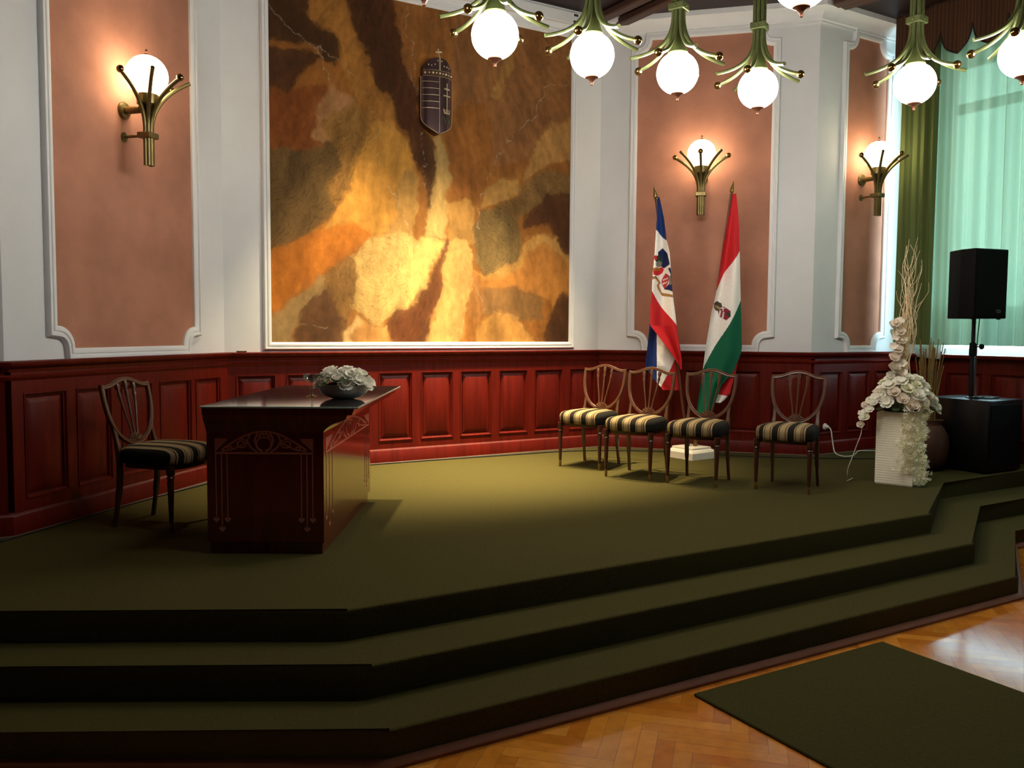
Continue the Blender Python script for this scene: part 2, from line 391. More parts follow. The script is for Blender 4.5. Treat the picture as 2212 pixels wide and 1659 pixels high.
THREADS=[
[38,423,59,407,79,397,83,387,91,368],
[80,398,101,386,124,365,132,342,128,319,140,290,159,261,169,246],
[159,461,163,415,168,377,169,370],
[174,336,177,295,180,288],
[338,404,308,398,296,367,269,347,253,321,239,293,232,276,235,254],
[228,207,239,180,271,174,301,149],
[152,280,174,226,178,211],
[55,163,86,162],
]
MURAL_GAIN = (0.88, 0.96, 1.12)
# ------------------------------------------------------------------ room shell
CEIL = 4.72
WT = Matrix(((1, 0, 0, 0), (0, 0, -1, 0), (0, 1, 0, 0), (0, 0, 0, 1)))   # (along, up, out into the room)
def frame(o, origin, ang): o.location = (origin[0], origin[1], 0); o.rotation_euler = (0, 0, R(ang)); return o
FR = {'far_left': ((-4.5, -1.534), 0, 2.966), 'left': ((-1.534, -1.534), 45, 2.17), 'back': ((0, 0), 0, 3.748),
      'right': ((3.748, 0), -45, 2.095), 'alcove': ((5.229, -1.481), 0, 1.371), 'window': ((6.6, -1.481), -90, 9.52)}
def wall(key, boxes, m=M['plaster']):
    o0, ang, L = FR[key]; b = MB()
    for x0, x1, z0, z1 in boxes: b.box(x0, x1, 0, 0.28, z0, z1)
    return tag(frame(b.build('wall_' + key, m), o0, ang), kind='structure')
wall('far_left', [(-0.3, 2.966, 0, 4.9)])
wA = wall('left', [(0, 2.28, 0, 4.9)]); wB = wall('back', [(-0.11, 3.86, 0, 4.9)]); wC = wall('right', [(-0.11, 2.095, 0, 4.9)])
wD = wall('alcove', [(0, 1.7, 0, 4.9)])
WIN = [(0.34, 3.0), (8.4, 9.1)]; WZ = (1.39, 4.30)  # second opening is unseen, added behind the camera for weak cool fill light
wE = wall('window', [(-0.3, 14.6, 0, WZ[0]), (-0.3, 14.6, WZ[1], 4.9), (-0.3, WIN[0][0], WZ[0], WZ[1]), (WIN[0][1], WIN[1][0], WZ[0], WZ[1]), (WIN[1][1], 14.6, WZ[0], WZ[1])])
b = MB(); b.box(-4.8, 6.9, -16.28, -16.0, 0, 4.9); tag(b.build('wall_rear', mat('dark_unseen_rear', (70, 34, 24), 0.5)), kind='structure')  # unseen rear wall, coloured dark so little light bounces onto the risers
b = MB(); b.box(-4.78, -4.5, -16.2, -1.2, 0, 4.9); tag(b.build('wall_side', mat('dark_unseen_side', (84, 44, 32), 0.5)), kind='structure')  # unseen side wall, darkened as well to cut bounced light
b = MB(); b.box(-4.8, 6.9, -16.3, 0.4, CEIL, CEIL + 0.15); ceil = tag(b.build('ceiling', M['ceiling']), kind='structure')
for x0, y0, x1, y1 in [(3.60, -0.02, 3.86, -7.0), (3.84, -0.02, 4.10, -7.0), (0.02, -0.02, 0.02, -7), (5.22, -1.5, 5.9, -4.6), (5.32, -1.5, 6.02, -4.6), (1.9, -0.1, 1.9, -7)]:
    b = MB(); d = Vector((x1 - x0, y1 - y0, 0)); L = d.length; d.normalize()
    T = Matrix.Translation((x0, y0, 0)) @ Matrix.Rotation(math.atan2(d.y, d.x), 4, 'Z')
    b.box(0.13, L, -0.055, 0.055, CEIL - 0.075, CEIL, 0.012, T); b.build('beam', M['beam'], ceil)

# terracotta fields with stepped moulding and scooped corners
def scoop(s0, s1, z0, z1, r, n=7):
    P = []
    def arc(cx, cz, a0, a1):
        for k in range(n + 1):
            a = R(a0 + (a1 - a0) * k / n); P.append((cx + r * math.cos(a), cz + r * math.sin(a)))
    arc(s0, z0, 90, 0); arc(s1, z0, 180, 90); arc(s1, z1, 270, 180); arc(s0, z1, 0, -90)
    return P
PROF = [(0.0, 0.0), (0.0, 0.018), (-0.018, 0.03), (-0.032, 0.03), (-0.036, 0.022), (-0.046, 0.022), (-0.05, 0.034), (-0.064, 0.034), (-0.076, 0.016), (-0.076, 0.0)]
for w, s0, s1 in [(wA, 0.385, 1.758), (wC, 0.373, 1.672), (wD, 0.408, 1.012)]:
    P = scoop(s0, s1, 1.472, 4.500, 0.14)
    b = MB(); b.prism(P, 0.0, 0.003, WT); b.build('painted_panel', M['terracotta'], w)
    b = MB(); b.sweep(P, PROF, WT); b.build('panel_moulding', M['mould'], w)

# cornice, chair rail, wainscot and skirting follow the bays
PLAN = [(-4.5, -1.534), (-1.534, -1.534), (0, 0), (3.748, 0), (5.229, -1.481), (6.6, -1.481)]
def plan_sweep(name, prof, m, path=PLAN, closed=False):
    b = MB(); b.sweep(path, [(-o, z) for o, z in prof], XY, closed); return tag(b.build(name, m), kind='structure')
plan_sweep('trim_1', [(0, 4.545), (0.022, 4.545), (0.022, 4.562), (0.034, 4.572), (0.04, 4.60), (0.07, 4.645), (0.105, 4.672), (0.115, 4.672), (0.115, CEIL), (0, CEIL)], M['mould'])
C0 = STAGE + 1.006
plan_sweep('trim_2', [(0, C0 - 0.062), (0.05, C0 - 0.062), (0.055, C0 - 0.045), (0.075, C0 - 0.035), (0.085, C0 - 0.018), (0.085, C0 - 0.006), (0.078, C0), (0, C0)], M['mahogany'])
plan_sweep('trim_3', [(0, STAGE + 0.006), (0.058, STAGE + 0.006), (0.058, STAGE + 0.112), (0.052, STAGE + 0.122), (0.046, STAGE + 0.128), (0.04, STAGE + 0.136), (0, STAGE + 0.136)], M['mahogany'])
plan_sweep('trim_4', [(0, STAGE), (0.066, STAGE), (0.066, STAGE + 0.007), (0.05, STAGE + 0.010), (0, STAGE + 0.010)], mat('grey_carpet_edge_strip', (112, 96, 84), 0.6))
plan_sweep('trim_5', [(0.0, STAGE + 0.893), (0.046, STAGE + 0.893), (0.05, STAGE + 0.898), (0.056, STAGE + 0.915), (0.046, STAGE + 0.926), (0, STAGE + 0.926)], M['mahogany'])
def wainscot(name, key, iv, z0=STAGE, ztop=None, L=None):
    o0, ang, LL = FR[key]; L = L or LL; zt = ztop or C0 - 0.05; b = MB()
    b.box(0, L, -0.02, 0.0, z0, zt)
    zp0, zp1 = STAGE + 0.20, STAGE + 0.818
    b.box(0, L, -0.044, -0.02, zp1, zt); b.box(0, L, -0.044, -0.02, z0, zp0)
    ed = [0.0] + [v for p in iv for v in p] + [L]
    for a, c in zip(ed[0::2], ed[1::2]):
        if c - a > 0.003: b.box(a, c, -0.044, -0.02, zp0, zp1)
    for a, c in iv:
        b.sweep([(a, zp0), (c, zp0), (c, zp1), (a, zp1)], [(0, 0.02), (0, 0.05), (0.007, 0.05), (0.014, 0.036), (0.02, 0.034), (0.02, 0.02)], WT)
        o = [(a + 0.034, zp0 + 0.034), (c - 0.034, zp0 + 0.034), (c - 0.034, zp1 - 0.034), (a + 0.034, zp1 - 0.034)]
        i = [(a + 0.068, zp0 + 0.068), (c - 0.068, zp0 + 0.068), (c - 0.068, zp1 - 0.068), (a + 0.068, zp1 - 0.068)]
        b.skin([b.ring([WT @ Vector((p[0], p[1], h)) for p in q]) for q, h in ((o, 0.02), (o, 0.026), (i, 0.040))])
    return tag(frame(b.build(name, M['mahogany'], angle=25), o0, ang), kind='structure')
wainscot('trim_6', 'left', [(0.084, 0.414), (0.494, 0.803), (0.895, 1.21), (1.293, 1.662), (1.713, 2.039)])
wainscot('trim_7', 'back', [(0.079, 0.401), (0.49, 0.815), (0.902, 1.228), (1.315, 1.643), (1.726, 2.054), (2.131, 2.466), (2.545, 2.871), (2.949, 3.286), (3.367, 3.69)])
wainscot('trim_8', 'right', [(0.08, 0.40), (0.49, 0.81), (0.90, 1.22), (1.31, 1.63), (1.72, 2.02)])
wainscot('trim_9', 'alcove', [(0.08, 0.41), (0.5, 0.83), (0.92, 1.24)])
wainscot('trim_10', 'window', [(0.1 + 0.45 * k, 0.46 + 0.45 * k) for k in range(12)], z0=0.0, ztop=1.375, L=5.6)
wainscot('trim_11', 'far_left', [(2.5, 2.86)])
plan_sweep('trim_12', [(0, 1.36), (0.16, 1.36), (0.165, 1.37), (0.165, 1.385), (0.16, 1.392), (0, 1.392)], M['mahogany'], [(6.6, -1.481), (6.6, -16)])

# window_1 and the unseen, added window_2: white frames, mullions and panes in the window wall
for i, (a, c) in enumerate(WIN):
    b = MB(); z0, z1 = WZ
    for x0, x1, q0, q1 in [(a, c, z0, z0 + 0.06), (a, c, z1 - 0.06, z1), (a, a + 0.05, z0, z1), (c - 0.05, c, z0, z1), ((a + c) / 2 - 0.03, (a + c) / 2 + 0.03, z0, z1), (a, c, 3.80, 3.90)]:
        b.box(x0, x1, 0.21, 0.25, q0, q1, 0.004)
    w = tag(frame(b.build('window_%d' % (i + 1), M['wframe']), *FR['window'][:2]), kind='structure')
    b = MB()
    for x0, x1 in [(a + 0.05, (a + c) / 2 - 0.03), ((a + c) / 2 + 0.03, c - 0.05)]:
        for q0, q1 in [(z0 + 0.06, 3.80), (3.90, z1 - 0.06)]:
            b.box(x0, x1, 0.228, 0.232, q0, q1)
    b.build('pane', M['pane'], w)
    ld = bpy.data.lights.new('window_portal', 'AREA'); lo = bpy.data.objects.new('window_portal', ld); COL.objects.link(lo)
    ld.shape = 'RECTANGLE'; ld.size = c - a; ld.size_y = z1 - z0; ld.cycles.is_portal = True
    lo.location = (6.6 + 0.27, -1.481 - (a + c) / 2, (z0 + z1) / 2); lo.rotation_euler = (R(90), 0, R(90))

# ------------------------------------------------------------------ floor, stage, runner
bm = bmesh.new(); cl = bm.loops.layers.float_color.new('paint')
w_, L_ = 0.07, 0.42; ca, sa = math.cos(R(45)), math.sin(R(45)); rnd = random.Random(3)
TON = [lin(c) for c in ((194, 120, 38), (200, 127, 42), (188, 113, 34), (205, 133, 48), (193, 117, 37), (198, 124, 40), (182, 106, 31))]
for m_ in range(-24, 25):
    for k in range(-170, 171):
        for x0, y0, dx, dy in ((k * w_ + m_ * L_, k * w_ - m_ * L_, L_, w_), ((k - 1) * w_ + m_ * L_, k * w_ - m_ * L_, w_, L_)):
            cx, cy = x0 + dx / 2, y0 + dy / 2; X = cx * ca - cy * sa + 1.0; Y = cx * sa + cy * ca - 6.0
            if not (-4.2 < X < 6.3 and -10.7 < Y < -3.45): continue
            g = 0.0006; q = [(x0 + g, y0 + g), (x0 + dx - g, y0 + g), (x0 + dx - g, y0 + dy - g), (x0 + g, y0 + dy - g)]
            f = bm.faces.new([bm.verts.new((px * ca - py * sa + 1.0, px * sa + py * ca - 6.0, 0.0)) for px, py in q])
            c = rnd.choice(TON); s = rnd.uniform(0.9, 1.08)
            for lp in f.loops: lp[cl] = (c[0] * s, c[1] * s, c[2] * s, 1)
bmesh.ops.recalc_face_normals(bm, faces=bm.faces)
me = bpy.data.meshes.new('floor'); bm.to_mesh(me); bm.free(); me.materials.append(M['parquet'])
fl = bpy.data.objects.new('floor', me); COL.objects.link(fl); tag(fl, kind='structure')
b = MB(); b.box(-4.6, 6.7, -16.1, 0.3, -0.06, -0.0015); b.build('subfloor', M['gap'], fl)
BACKPTS = [(-4.5, -1.534), (-1.534, -1.534), (0, 0), (3.748, 0), (5.229, -1.481), (6.6, -1.481)]
FRONT = [[(6.6, -3.06), (4.94, -3.06), (3.77, -3.745), (-0.283, -3.735), (-1.65, -2.965), (-4.5, -2.965)],
         [(6.6, -3.37), (4.93, -3.37), (3.78, -4.045), (-0.292, -4.045), (-1.65, -3.27), (-4.5, -3.27)],
         [(6.6, -3.65), (4.92, -3.65), (3.745, -4.345), (-0.335, -4.335), (-1.65, -3.585), (-4.5, -3.585)]]
b = MB()
for i, fr in enumerate(FRONT):
    h = STAGE * (3 - i) / 3.0
    poly = BACKPTS + fr; nb = len(BACKPTS); n = len(poly)
    bot = b.ring([(p[0], p[1], 0) for p in poly]); top = b.ring([(p[0], p[1], h) for p in poly])
    b.skin([bot, top], cap0=False)
    es = [e for k in range(nb, n - 1) for e in top[k].link_edges if e.other_vert(top[k]) is top[k + 1]]
    bmesh.ops.bevel(b.bm, geom=es, offset=0.018, segments=3, profile=0.5, affect='EDGES')
tag(b.build('carpeted_stage', M['carpet'], angle=50), 'three-stepped stage covered in olive green carpet', kind='structure')
b = MB(); b.sweep([(p[0], p[1]) for p in FRONT[2]], [(-0.005, 0), (-0.005, 0.03), (0.012, 0.03), (0.026, 0.024), (0.036, 0.012), (0.036, 0)], Matrix.Diagonal((1, 1, 1, 1)), closed=False)
tag(b.build('baseboard_stage', mat('red_stained_quadrant', (128, 70, 38), 0.6)), kind='structure')
b = MB(); b.box(1.055, 2.345, -10.0, -4.43, 0.0005, 0.012, 0.004)
tag(b.build('runner_rug', M['runner']), 'long dark green runner rug on the parquet, leading up to the stage steps', 'rug')
# ------------------------------------------------------------------ mural with its white frame
mural = thing('mural', 'large framed mural of swirling ochre, cream and brown shapes on the back wall', 'mural', (0, 0, 0))
NU, NV = 420, 422
xs = np.linspace(37.5, 337.2, NU); zs = np.linspace(148.5, 449.5, NV); GX, GZ = np.meshgrid(xs, zs)
def fbm(x, y, s):
    return vnoise(x, y, s) + 0.5 * vnoise(x * 2.1, y * 2.1, s + 1) + 0.25 * vnoise(x * 4.3, y * 4.3, s + 2)
wx = GX + 7 * fbm(GX / 22, GZ / 22, 1) + 2.2 * vnoise(GX / 3.2, GZ / 3.2, 5)
wz = GZ + 7 * fbm(GX / 22, GZ / 22, 11) + 2.2 * vnoise(GX / 3.2, GZ / 3.2, 15)
colr = np.zeros((NV, NU, 3)); wx0, wz0 = wx, wz; TAPS = 6
for tap in range(TAPS):                 # feathered edges: several slightly different warps are averaged
    jx, jz = 5.0 * fbm(GX / 9.0, GZ / 9.0, 100 + tap), 5.0 * fbm(GX / 9.0, GZ / 9.0, 120 + 3 * tap)
    layer = np.zeros((NV, NU, 3))
    for i, (c, p) in enumerate(MURAL):
        poly = list(zip(p[0::2], p[1::2])); mk = inside(wx + jx, wz + jz, poly)
        cc = np.array(lin(c)[:3]); tone = 1 + 0.42 * fbm((GX + i * 9) / 14, (GZ + i * 5) / 34, 20 + i)
        layer[mk] = (cc[None] * tone[mk][:, None])
    colr += layer / TAPS
def blur(a, k):
    for ax in (0, 1):
        p = np.concatenate([np.repeat(np.take(a, [0], ax), k, ax), a, np.repeat(np.take(a, [-1], ax), k, ax)], ax); c = np.cumsum(p, ax)
        n = a.shape[ax]; a = (np.take(c, range(2 * k, 2 * k + n), ax) - np.take(c, range(0, n), ax)) / (2.0 * k)
    return a
colr = 0.8 * colr + 0.2 * blur(blur(colr, 9), 9)
ang = np.arctan2(GX - 187, 560 - GZ)      # brush streaks fan out from the top of the painting
colr *= (1 + 0.30 * fbm(ang * 42 + 1.2 * fbm(GX / 30, GZ / 30, 51), np.hypot(GX - 187, GZ - 560) / 60, 52))[..., None]
colr *= (1 + 0.22 * fbm(wx / 5, wz / 5, 57))[..., None]
def lines(mask_poly, freq, fx, amt):
    global colr
    mk = inside(wx, wz, mask_poly).astype(float)
    l = np.sin(fx * freq + 6 * fbm(GX / 14, GZ / 14, 40)); l = np.clip((np.abs(l) < 0.22) * (0.6 + 0.8 * vnoise(GX / 2.5, GZ / 2.5, 9)), 0, 1)
    colr *= (1 - amt * (l * mk))[..., None]
def PL(i): p = MURAL[i][1]; return list(zip(p[0::2], p[1::2]))
cxr, czr = 237.0, 233.0
rad = np.hypot(wx - cxr, wz - czr)
lines(PL(23), 1.0, rad * 0.9, 0.5); lines(PL(24), 1.0, (wx * 0.5 + wz) * 0.7, 0.4); lines(PL(10), 1.0, (wx - wz * 0.7) * 0.7, 0.45)
lines(PL(15), 1.0, np.hypot(wx - 130, wz - 215) * 0.8, 0.35); lines(PL(11), 1.0, (wx - wz * 0.8) * 0.6, 0.3); lines(PL(21), 1.0, (wx * 0.9 - wz * 0.2) * 0.7, 0.3)
lines(PL(16), 1.0, (wx + wz * 0.4) * 0.6, 0.35); lines(PL(5), 1.0, (wx + wz * 0.2) * 0.5, 0.2); lines(PL(8), 1.0, (wx * 0.8 + wz * 0.1) * 0.6, 0.3)
lines([(0, 0), (400, 0), (400, 600), (0, 600)], 1.0, (wx + wz * 0.15) * 0.35, 0.12)
for t in THREADS:
    q = list(zip(t[0::2], t[1::2])); d = np.full(GX.shape, 99.0)
    for a, c in zip(q[:-1], q[1:]): d = np.minimum(d, seg_dist(GX + 7 * fbm(GX / 9, GZ / 9, 61), GZ + 5 * fbm(GX / 9, GZ / 9, 66), a, c))
    al = np.clip(1 - d / 0.75, 0, 1) * np.clip(0.5 + 1.6 * vnoise(GX / 2.2, GZ / 2.2, 77) + 1.2 * vnoise(GX / 20, GZ / 20, 78), 0, 1) * 0.42
    colr = colr * (1 - al[..., None]) + al[..., None] * np.array(lin((206, 186, 150))[:3])
colr = np.clip(colr * np.array(MURAL_GAIN), 0.003, 0.9)
V = np.stack([GX / 100, np.full(GX.shape, -0.012), GZ / 100], -1)
grid_object('canvas', V, NU, NV, colr, M['mural'], mural, smooth=False)
b = MB(); b.sweep([(0.375, 1.485), (3.372, 1.485), (3.372, 4.495), (0.375, 4.495)], [(0.004, 0.0), (0.004, 0.02), (-0.012, 0.034), (-0.024, 0.034), (-0.028, 0.026), (-0.036, 0.026), (-0.04, 0.036), (-0.052, 0.036), (-0.062, 0.016), (-0.062, 0.0)], WT)
b.build('frame', M['mould'], mural)

# ------------------------------------------------------------------ wall crest: crown over a divided shield
crest = thing('crest_plaque', 'dark enamel crown and shield crest topped by a small cross, on the mural', 'crest', (1.873, -0.012, 3.36))
def bulge(x, hw): return 0.10 * math.sqrt(max(0.0, 1 - (x / (hw * 1.06)) ** 2)) + 0.012
def shell(rows, x0f, x1f, hwf, name, m, parent, n=14, lift=0.0):
    b = MB(); front = []
    for z in rows:
        a, c, hw = x0f(z), x1f(z), hwf(z)
        front.append(b.ring([(a + (c - a) * k / n, -(bulge(a + (c - a) * k / n, hw) + lift), z) for k in range(n + 1)]))
    b.skin(front, closed=False)
    back = [b.ring([(v.co.x, 0.0, v.co.z) for v in (r[0], r[-1])]) for r in front]
    for r0, r1, k0, k1 in zip(front[:-1], front[1:], back[:-1], back[1:]):
        b.bm.faces.new((r0[0], r1[0], k1[0], k0[0])); b.bm.faces.new((r0[-1], k0[1], k1[1], r1[-1]))
    return b.build(name, m, parent, angle=50)
def hw_shield(z):
    if z > 0.17: return 0.155
    t = (0.17 - z) / 0.17; return max(0.004, 0.155 * math.cos(min(1, t) ** 1.6 * PI / 2 * 0.98))
rows = [0.50 - 0.33 * k / 8 for k in range(9)] + [0.17 - 0.17 * k / 10 for k in range(1, 11)]
shell(rows, lambda z: -hw_shield(z), lambda z: 0.0, lambda z: 0.155, 'shield_left_half', M['enamel'], crest)
shell(rows, lambda z: 0.0, hw_shield, lambda z: 0.155, 'shield_right_half', M['enamel'], crest)
def crown_hw(z): return 0.142 if z < 0.555 else 0.142 * math.sqrt(max(0.001, 1 - ((z - 0.555) / 0.115) ** 2))
shell([0.50 + 0.055 * k / 3 for k in range(4)], lambda z: -0.142, lambda z: 0.142, lambda z: 0.15, 'crown_band', M['crownmetal'], crest, lift=0.006)
shell([0.555 + 0.1145 * math.sin(k / 16 * PI / 2) for k in range(17)], lambda z: -crown_hw(z), crown_hw, lambda z: 0.15, 'crown_dome', M['enamel'], crest)
b = MB()
for k in range(5): 
    z = 0.455 - 0.058 * k; b.tube([(-0.148 + 0.145 * j / 8, -(bulge(-0.148 + 0.145 * j / 8, 0.155) + 0.001), z) for j in range(9)], 0.0022, 5)
b.tube([(0, -(bulge(0, 0.155) + 0.001), 0.50 - 0.49 * j / 12) for j in range(13)], 0.0028, 5)
for s in (-1, 1):
    b.tube([(s * hw_shield(z), -(bulge(hw_shield(z), 0.155) + 0.001), z) for z in rows], 0.003, 5)
b.build('shield_lines', M['engrave'], crest)
def on(x, z): return (x, -(bulge(x, 0.155) + 0.003), z)
b = MB()
b.tube([on(0.078, 0.22), on(0.078, 0.30), on(0.078, 0.38), on(0.078, 0.455)], 0.0075, 6, flat=0.5)
b.tube([on(0.048, 0.405), on(0.078, 0.405), on(0.108, 0.405)], 0.007, 6, flat=0.5); b.tube([on(0.04, 0.345), on(0.078, 0.345), on(0.118, 0.345)], 0.007, 6, flat=0.5)
b.build('double_cross', M['engrave'], crest)
b = MB()
b.tube([on(0.05, 0.19), on(0.078, 0.19), on(0.106, 0.19)], 0.006, 6)
for a, c in ((0.05, 0.042), (0.064, 0.066), (0.078, 0.078), (0.092, 0.09), (0.106, 0.114)): b.tube([on(a, 0.19), on(c, 0.225)], 0.004, 5)
b.build('small_crown', M['engrave'], crest)
b = MB()
for cx in (0.035, 0.078, 0.118):
    pts = [on(cx + 0.022 * math.cos(a), 0.10 + 0.05 * math.sin(a)) for a in [PI * k / 8 for k in range(9)]]; b.tube(pts, 0.0035, 5)
b.build('triple_hill', M['enamelg'], crest)
b = MB()
for k in range(9): x = -0.128 + 0.032 * k; b.sphere((x, -(bulge(x, 0.15) + 0.008), 0.53), 0.008 if k % 2 else 0.011, 8, 6)
for k in range(21):
    x = -0.136 + 0.0136 * k
    for z in (0.503, 0.555): b.sphere((x, -(bulge(x, 0.15) + 0.007), z), 0.0035, 6, 4)
for x, z in ((-0.10, 0.60), (-0.075, 0.595), (-0.045, 0.605), (-0.02, 0.64), (0.045, 0.60), (0.075, 0.598), (0.02, 0.64), (0.10, 0.592)): b.sphere((x, -(bulge(x, 0.15) + 0.004), z), 0.006, 8, 6)
b.tube([(0, -(bulge(0, 0.15) + 0.004), 0.555 + 0.114 * k / 5) for k in range(6)], 0.007, 6)
b.build('crown_gems', M['engrave'], crest)
b = MB(); T = Matrix.Translation((0.002, -0.10, 0.672)) @ Matrix.Rotation(R(-9), 4, 'Y')
b.tube([T @ Vector((0, 0, -0.01)), T @ Vector((0, 0, 0.076))], 0.007, 8); b.tube([T @ Vector((-0.03, 0, 0.048)), T @ Vector((0.03, 0, 0.048))], 0.007, 8); b.sphere((0.002, -0.10, 0.668), 0.01, 8, 6)
b.build('cross', M['engrave'], crest)

# white rail casing over the mural
rail = thing('screen_casing', 'long white casing with two dark slots, under the ceiling above the mural', 'casing', (0, 0, 0))
b = MB(); b.box(0.30, 3.40, -0.150, -0.116, 4.575, 4.690, 0.006); b.build('housing', M['mould'], rail)
for z, x0, x1 in ((4.662, 3.30, 3.35), (4.600, 3.295, 3.335)):
    b = MB(); b.box(x0, x1, -0.154, -0.149, z - 0.011, z + 0.011, 0.002); b.build('slot', M['slot'], rail)
b = MB(); b.box(0.085, 0.165, -0.06, -0.03, C0 + 0.0005, C0 + 0.014, 0.004)
tag(b.build('wood_block', M['chairdark']), 'tiny dark wood block lying on the chair rail left of the mural', 'block')

# ------------------------------------------------------------------ lamps
def polar(r, a, z): return Vector((r * math.cos(a), r * math.sin(a), z))
GLOBE_ME = None
def globe_mesh(m):
    b = MB(); b.sphere((0, 0, 0), 0.135, 40, 24); return b.mesh('globe', m)
pg, sg = globe_mesh(M['globe']), globe_mesh(M['sglobe'])
def arm_path(R1, z1, top, rb):
    flare = bez((rb, 0, 0.36), (rb + 0.004, 0, 0.20), (R1 * 0.42, 0, z1 + 0.045), (R1, 0, z1), 12)
    return [Vector((rb, 0, top))] + flare
def pendant(loc, rz, label, z):
    p = thing('pendant_lamp', label, 'pendant lamp', loc, rz, 'globe lamps of the ring chandelier')
    top = CEIL - z; S3 = (M['tinted_brass'], p)
    for k in range(8):
        a = k * PI / 4; ball = k % 2 == 0
        path = arm_path(0.265 if ball else 0.32, 0.065 if ball else 0.075, top, 0.034)
        b = MB(); b.tube([polar(q.x, a, q.z) for q in path], 0.0125, 8, up=Vector((0.3, 0.2, 0.1)))
        arm = b.build('arm', S3[0], p)
        if ball:
            e = polar(0.283, a, 0.058); b = MB(); b.sphere(e, 0.027, 14, 10); b.build('ball_tip', M['ball'], arm)
    b = MB(); b.lathe([(0.012, top), (0.012, 0.30), (0.030, 0.25), (0.052, 0.16), (0.066, 0.128), (0.06, 0.115), (0.02, 0.115)], seg=20); b.build('socket', M['tinted_brass'], p)
    b = MB(); b.box(-0.052, 0.052, -0.052, 0.052, 0.395, 0.44, 0.004)
    for s, t in ((1, 0), (-1, 0), (0, 1), (0, -1)): b.sphere((s * 0.053, t * 0.053, 0.4175), 0.007, 8, 6)
    b.build('clamp', M['tinted_brass'], p)
    b = MB(); b.lathe([(0.01, top - 0.001), (0.085, top - 0.001), (0.08, top - 0.02), (0.03, top - 0.04), (0.01, top - 0.04)], seg=24); b.build('ceiling_plate', M['tinted_brass'], p)
    use(pg, 'globe', p)
    b = MB(); b.lathe([(0.001, -0.122), (0.043, -0.124), (0.042, -0.133), (0.024, -0.142), (0.012, -0.156), (0.008, -0.168), (0.009, -0.176), (0.0, -0.181)], seg=18); b.build('finial', M['copper'], p)
    return p
PZ = 3.281
first = pendant((0.932, -2.825, PZ), R(29.6), 'lit globe pendant lamp hanging nearest the wall crest, before the mural top', PZ)
SPEC = [((1.612, -2.825), 38, 'lit globe pendant lamp hanging before the right edge of the mural frame'),
        ((2.295, -2.825), 24, 'lit globe pendant lamp hanging before the left part of the flag wall panel'),
        ((3.005, -2.845), 29.6, 'lit globe pendant lamp with square clamp, before the right edge of the flag wall panel'),
        ((3.812, -3.482), 5, 'lit globe pendant lamp hanging before the white strip left of the green curtain'),
        ((3.812, -4.198), 20, 'lit globe pendant lamp cut by the right edge, before the scalloped valance'),
        ((0.20, -3.46), 29.6, 'lit globe pendant lamp showing only its tip above the wall crest'),
        ((1.80, -4.27), 29.6, 'lit globe pendant lamp showing only its tip above the ceiling cornice corner')]
for (x, y), a, lb in SPEC: copy_thing(first, (x, y, PZ), R(a), lb)

def sconce(label, loc, rz):
    # local -Y points into the room, the globe centre is the origin and the wall lies at y = OFF
    OFF = 0.19
    p = thing('wall_sconce', label, 'wall sconce', loc, rz, 'globe sconces on the terracotta panels')
    for ang, ball in ((180, True), (225, False), (270, True), (315, False), (0, True)):
        a = R(ang); R1, z1 = (0.238, -0.04) if ball else (0.272, -0.01)
        rb = 0.026
        path = [Vector((rb, 0, -0.59)), Vector((rb, 0, -0.42))] + bez((rb, 0, -0.34), (rb + 0.004, 0, -0.20), (R1 * 0.5, 0, z1 - 0.07), (R1, 0, z1), 12)
        b = MB(); b.tube([polar(q.x, a, q.z) for q in path], 0.0138, 8, up=Vector((0.3, 0.2, 0.1))); arm = b.build('arm', M['dbrass'], p)
        if ball:
            e = polar(0.254, a, -0.026); b = MB(); b.sphere(e, 0.025, 14, 10); b.build('ball_tip', M['ball'], arm)
    b = MB(); b.lathe([(0.012, -0.40), (0.014, -0.26), (0.045, -0.20), (0.066, -0.185), (0.070, -0.122), (0.062, -0.122), (0.02, -0.13)], seg=22); b.build('cup', M['dbrass'], p)
    b = MB(); b.box(-0.05, 0.05, -0.05, 0.05, -0.41, -0.372, 0.004); b.build('clamp', M['dbrass'], p)
    b = MB(); T = Matrix.Translation((0, OFF, -0.215)) @ Matrix.Rotation(R(90), 4, 'X')
    b.lathe([(0.058, -0.003), (0.058, 0.012), (0.05, 0.022), (0.026, 0.026), (0.024, 0.17), (0.01, 0.19)], T=T, seg=24); b.build('bracket', M['dbrass'], p)
    b = MB(); T = Matrix.Translation((0, OFF, -0.39)) @ Matrix.Rotation(R(90), 4, 'X')
    b.lathe([(0.032, -0.003), (0.032, 0.008), (0.01, 0.014), (0.008, 0.16), (0.004, 0.165)], T=T, seg=18); b.build('lower_stay', M['dbrass'], p)
    use(sg, 'globe', p)
    b = MB(); b.lathe([(0.02, 0.126), (0.02, 0.138), (0.009, 0.148), (0.013, 0.158), (0.0, 0.18)], seg=14); b.build('finial', M['copper'], p)
    return p
def wall_pt(key, s, off, z):
    o, ang, L = FR[key]; a = R(ang); return (o[0] + s * math.cos(a) + off * math.sin(a), o[1] + s * math.sin(a) - off * math.cos(a), z)
sc0 = sconce('lit globe wall sconce on the left terracotta panel, beside the mural', wall_pt('left', 1.03, 0.19, 3.275), R(45))
copy_thing(sc0, wall_pt('right', 1.019, 0.19, 3.325), R(-45), 'lit globe wall sconce above the two flags')
copy_thing(sc0, wall_pt('alcove', 0.66, 0.19, 3.34), R(0), 'lit globe wall sconce on the narrow panel next to the green curtain')

# ------------------------------------------------------------------ desk
desk = thing('desk', 'red lacquered desk with inlaid ornament and dark glass top, on the stage', 'desk', (0, 0, 0), 0)
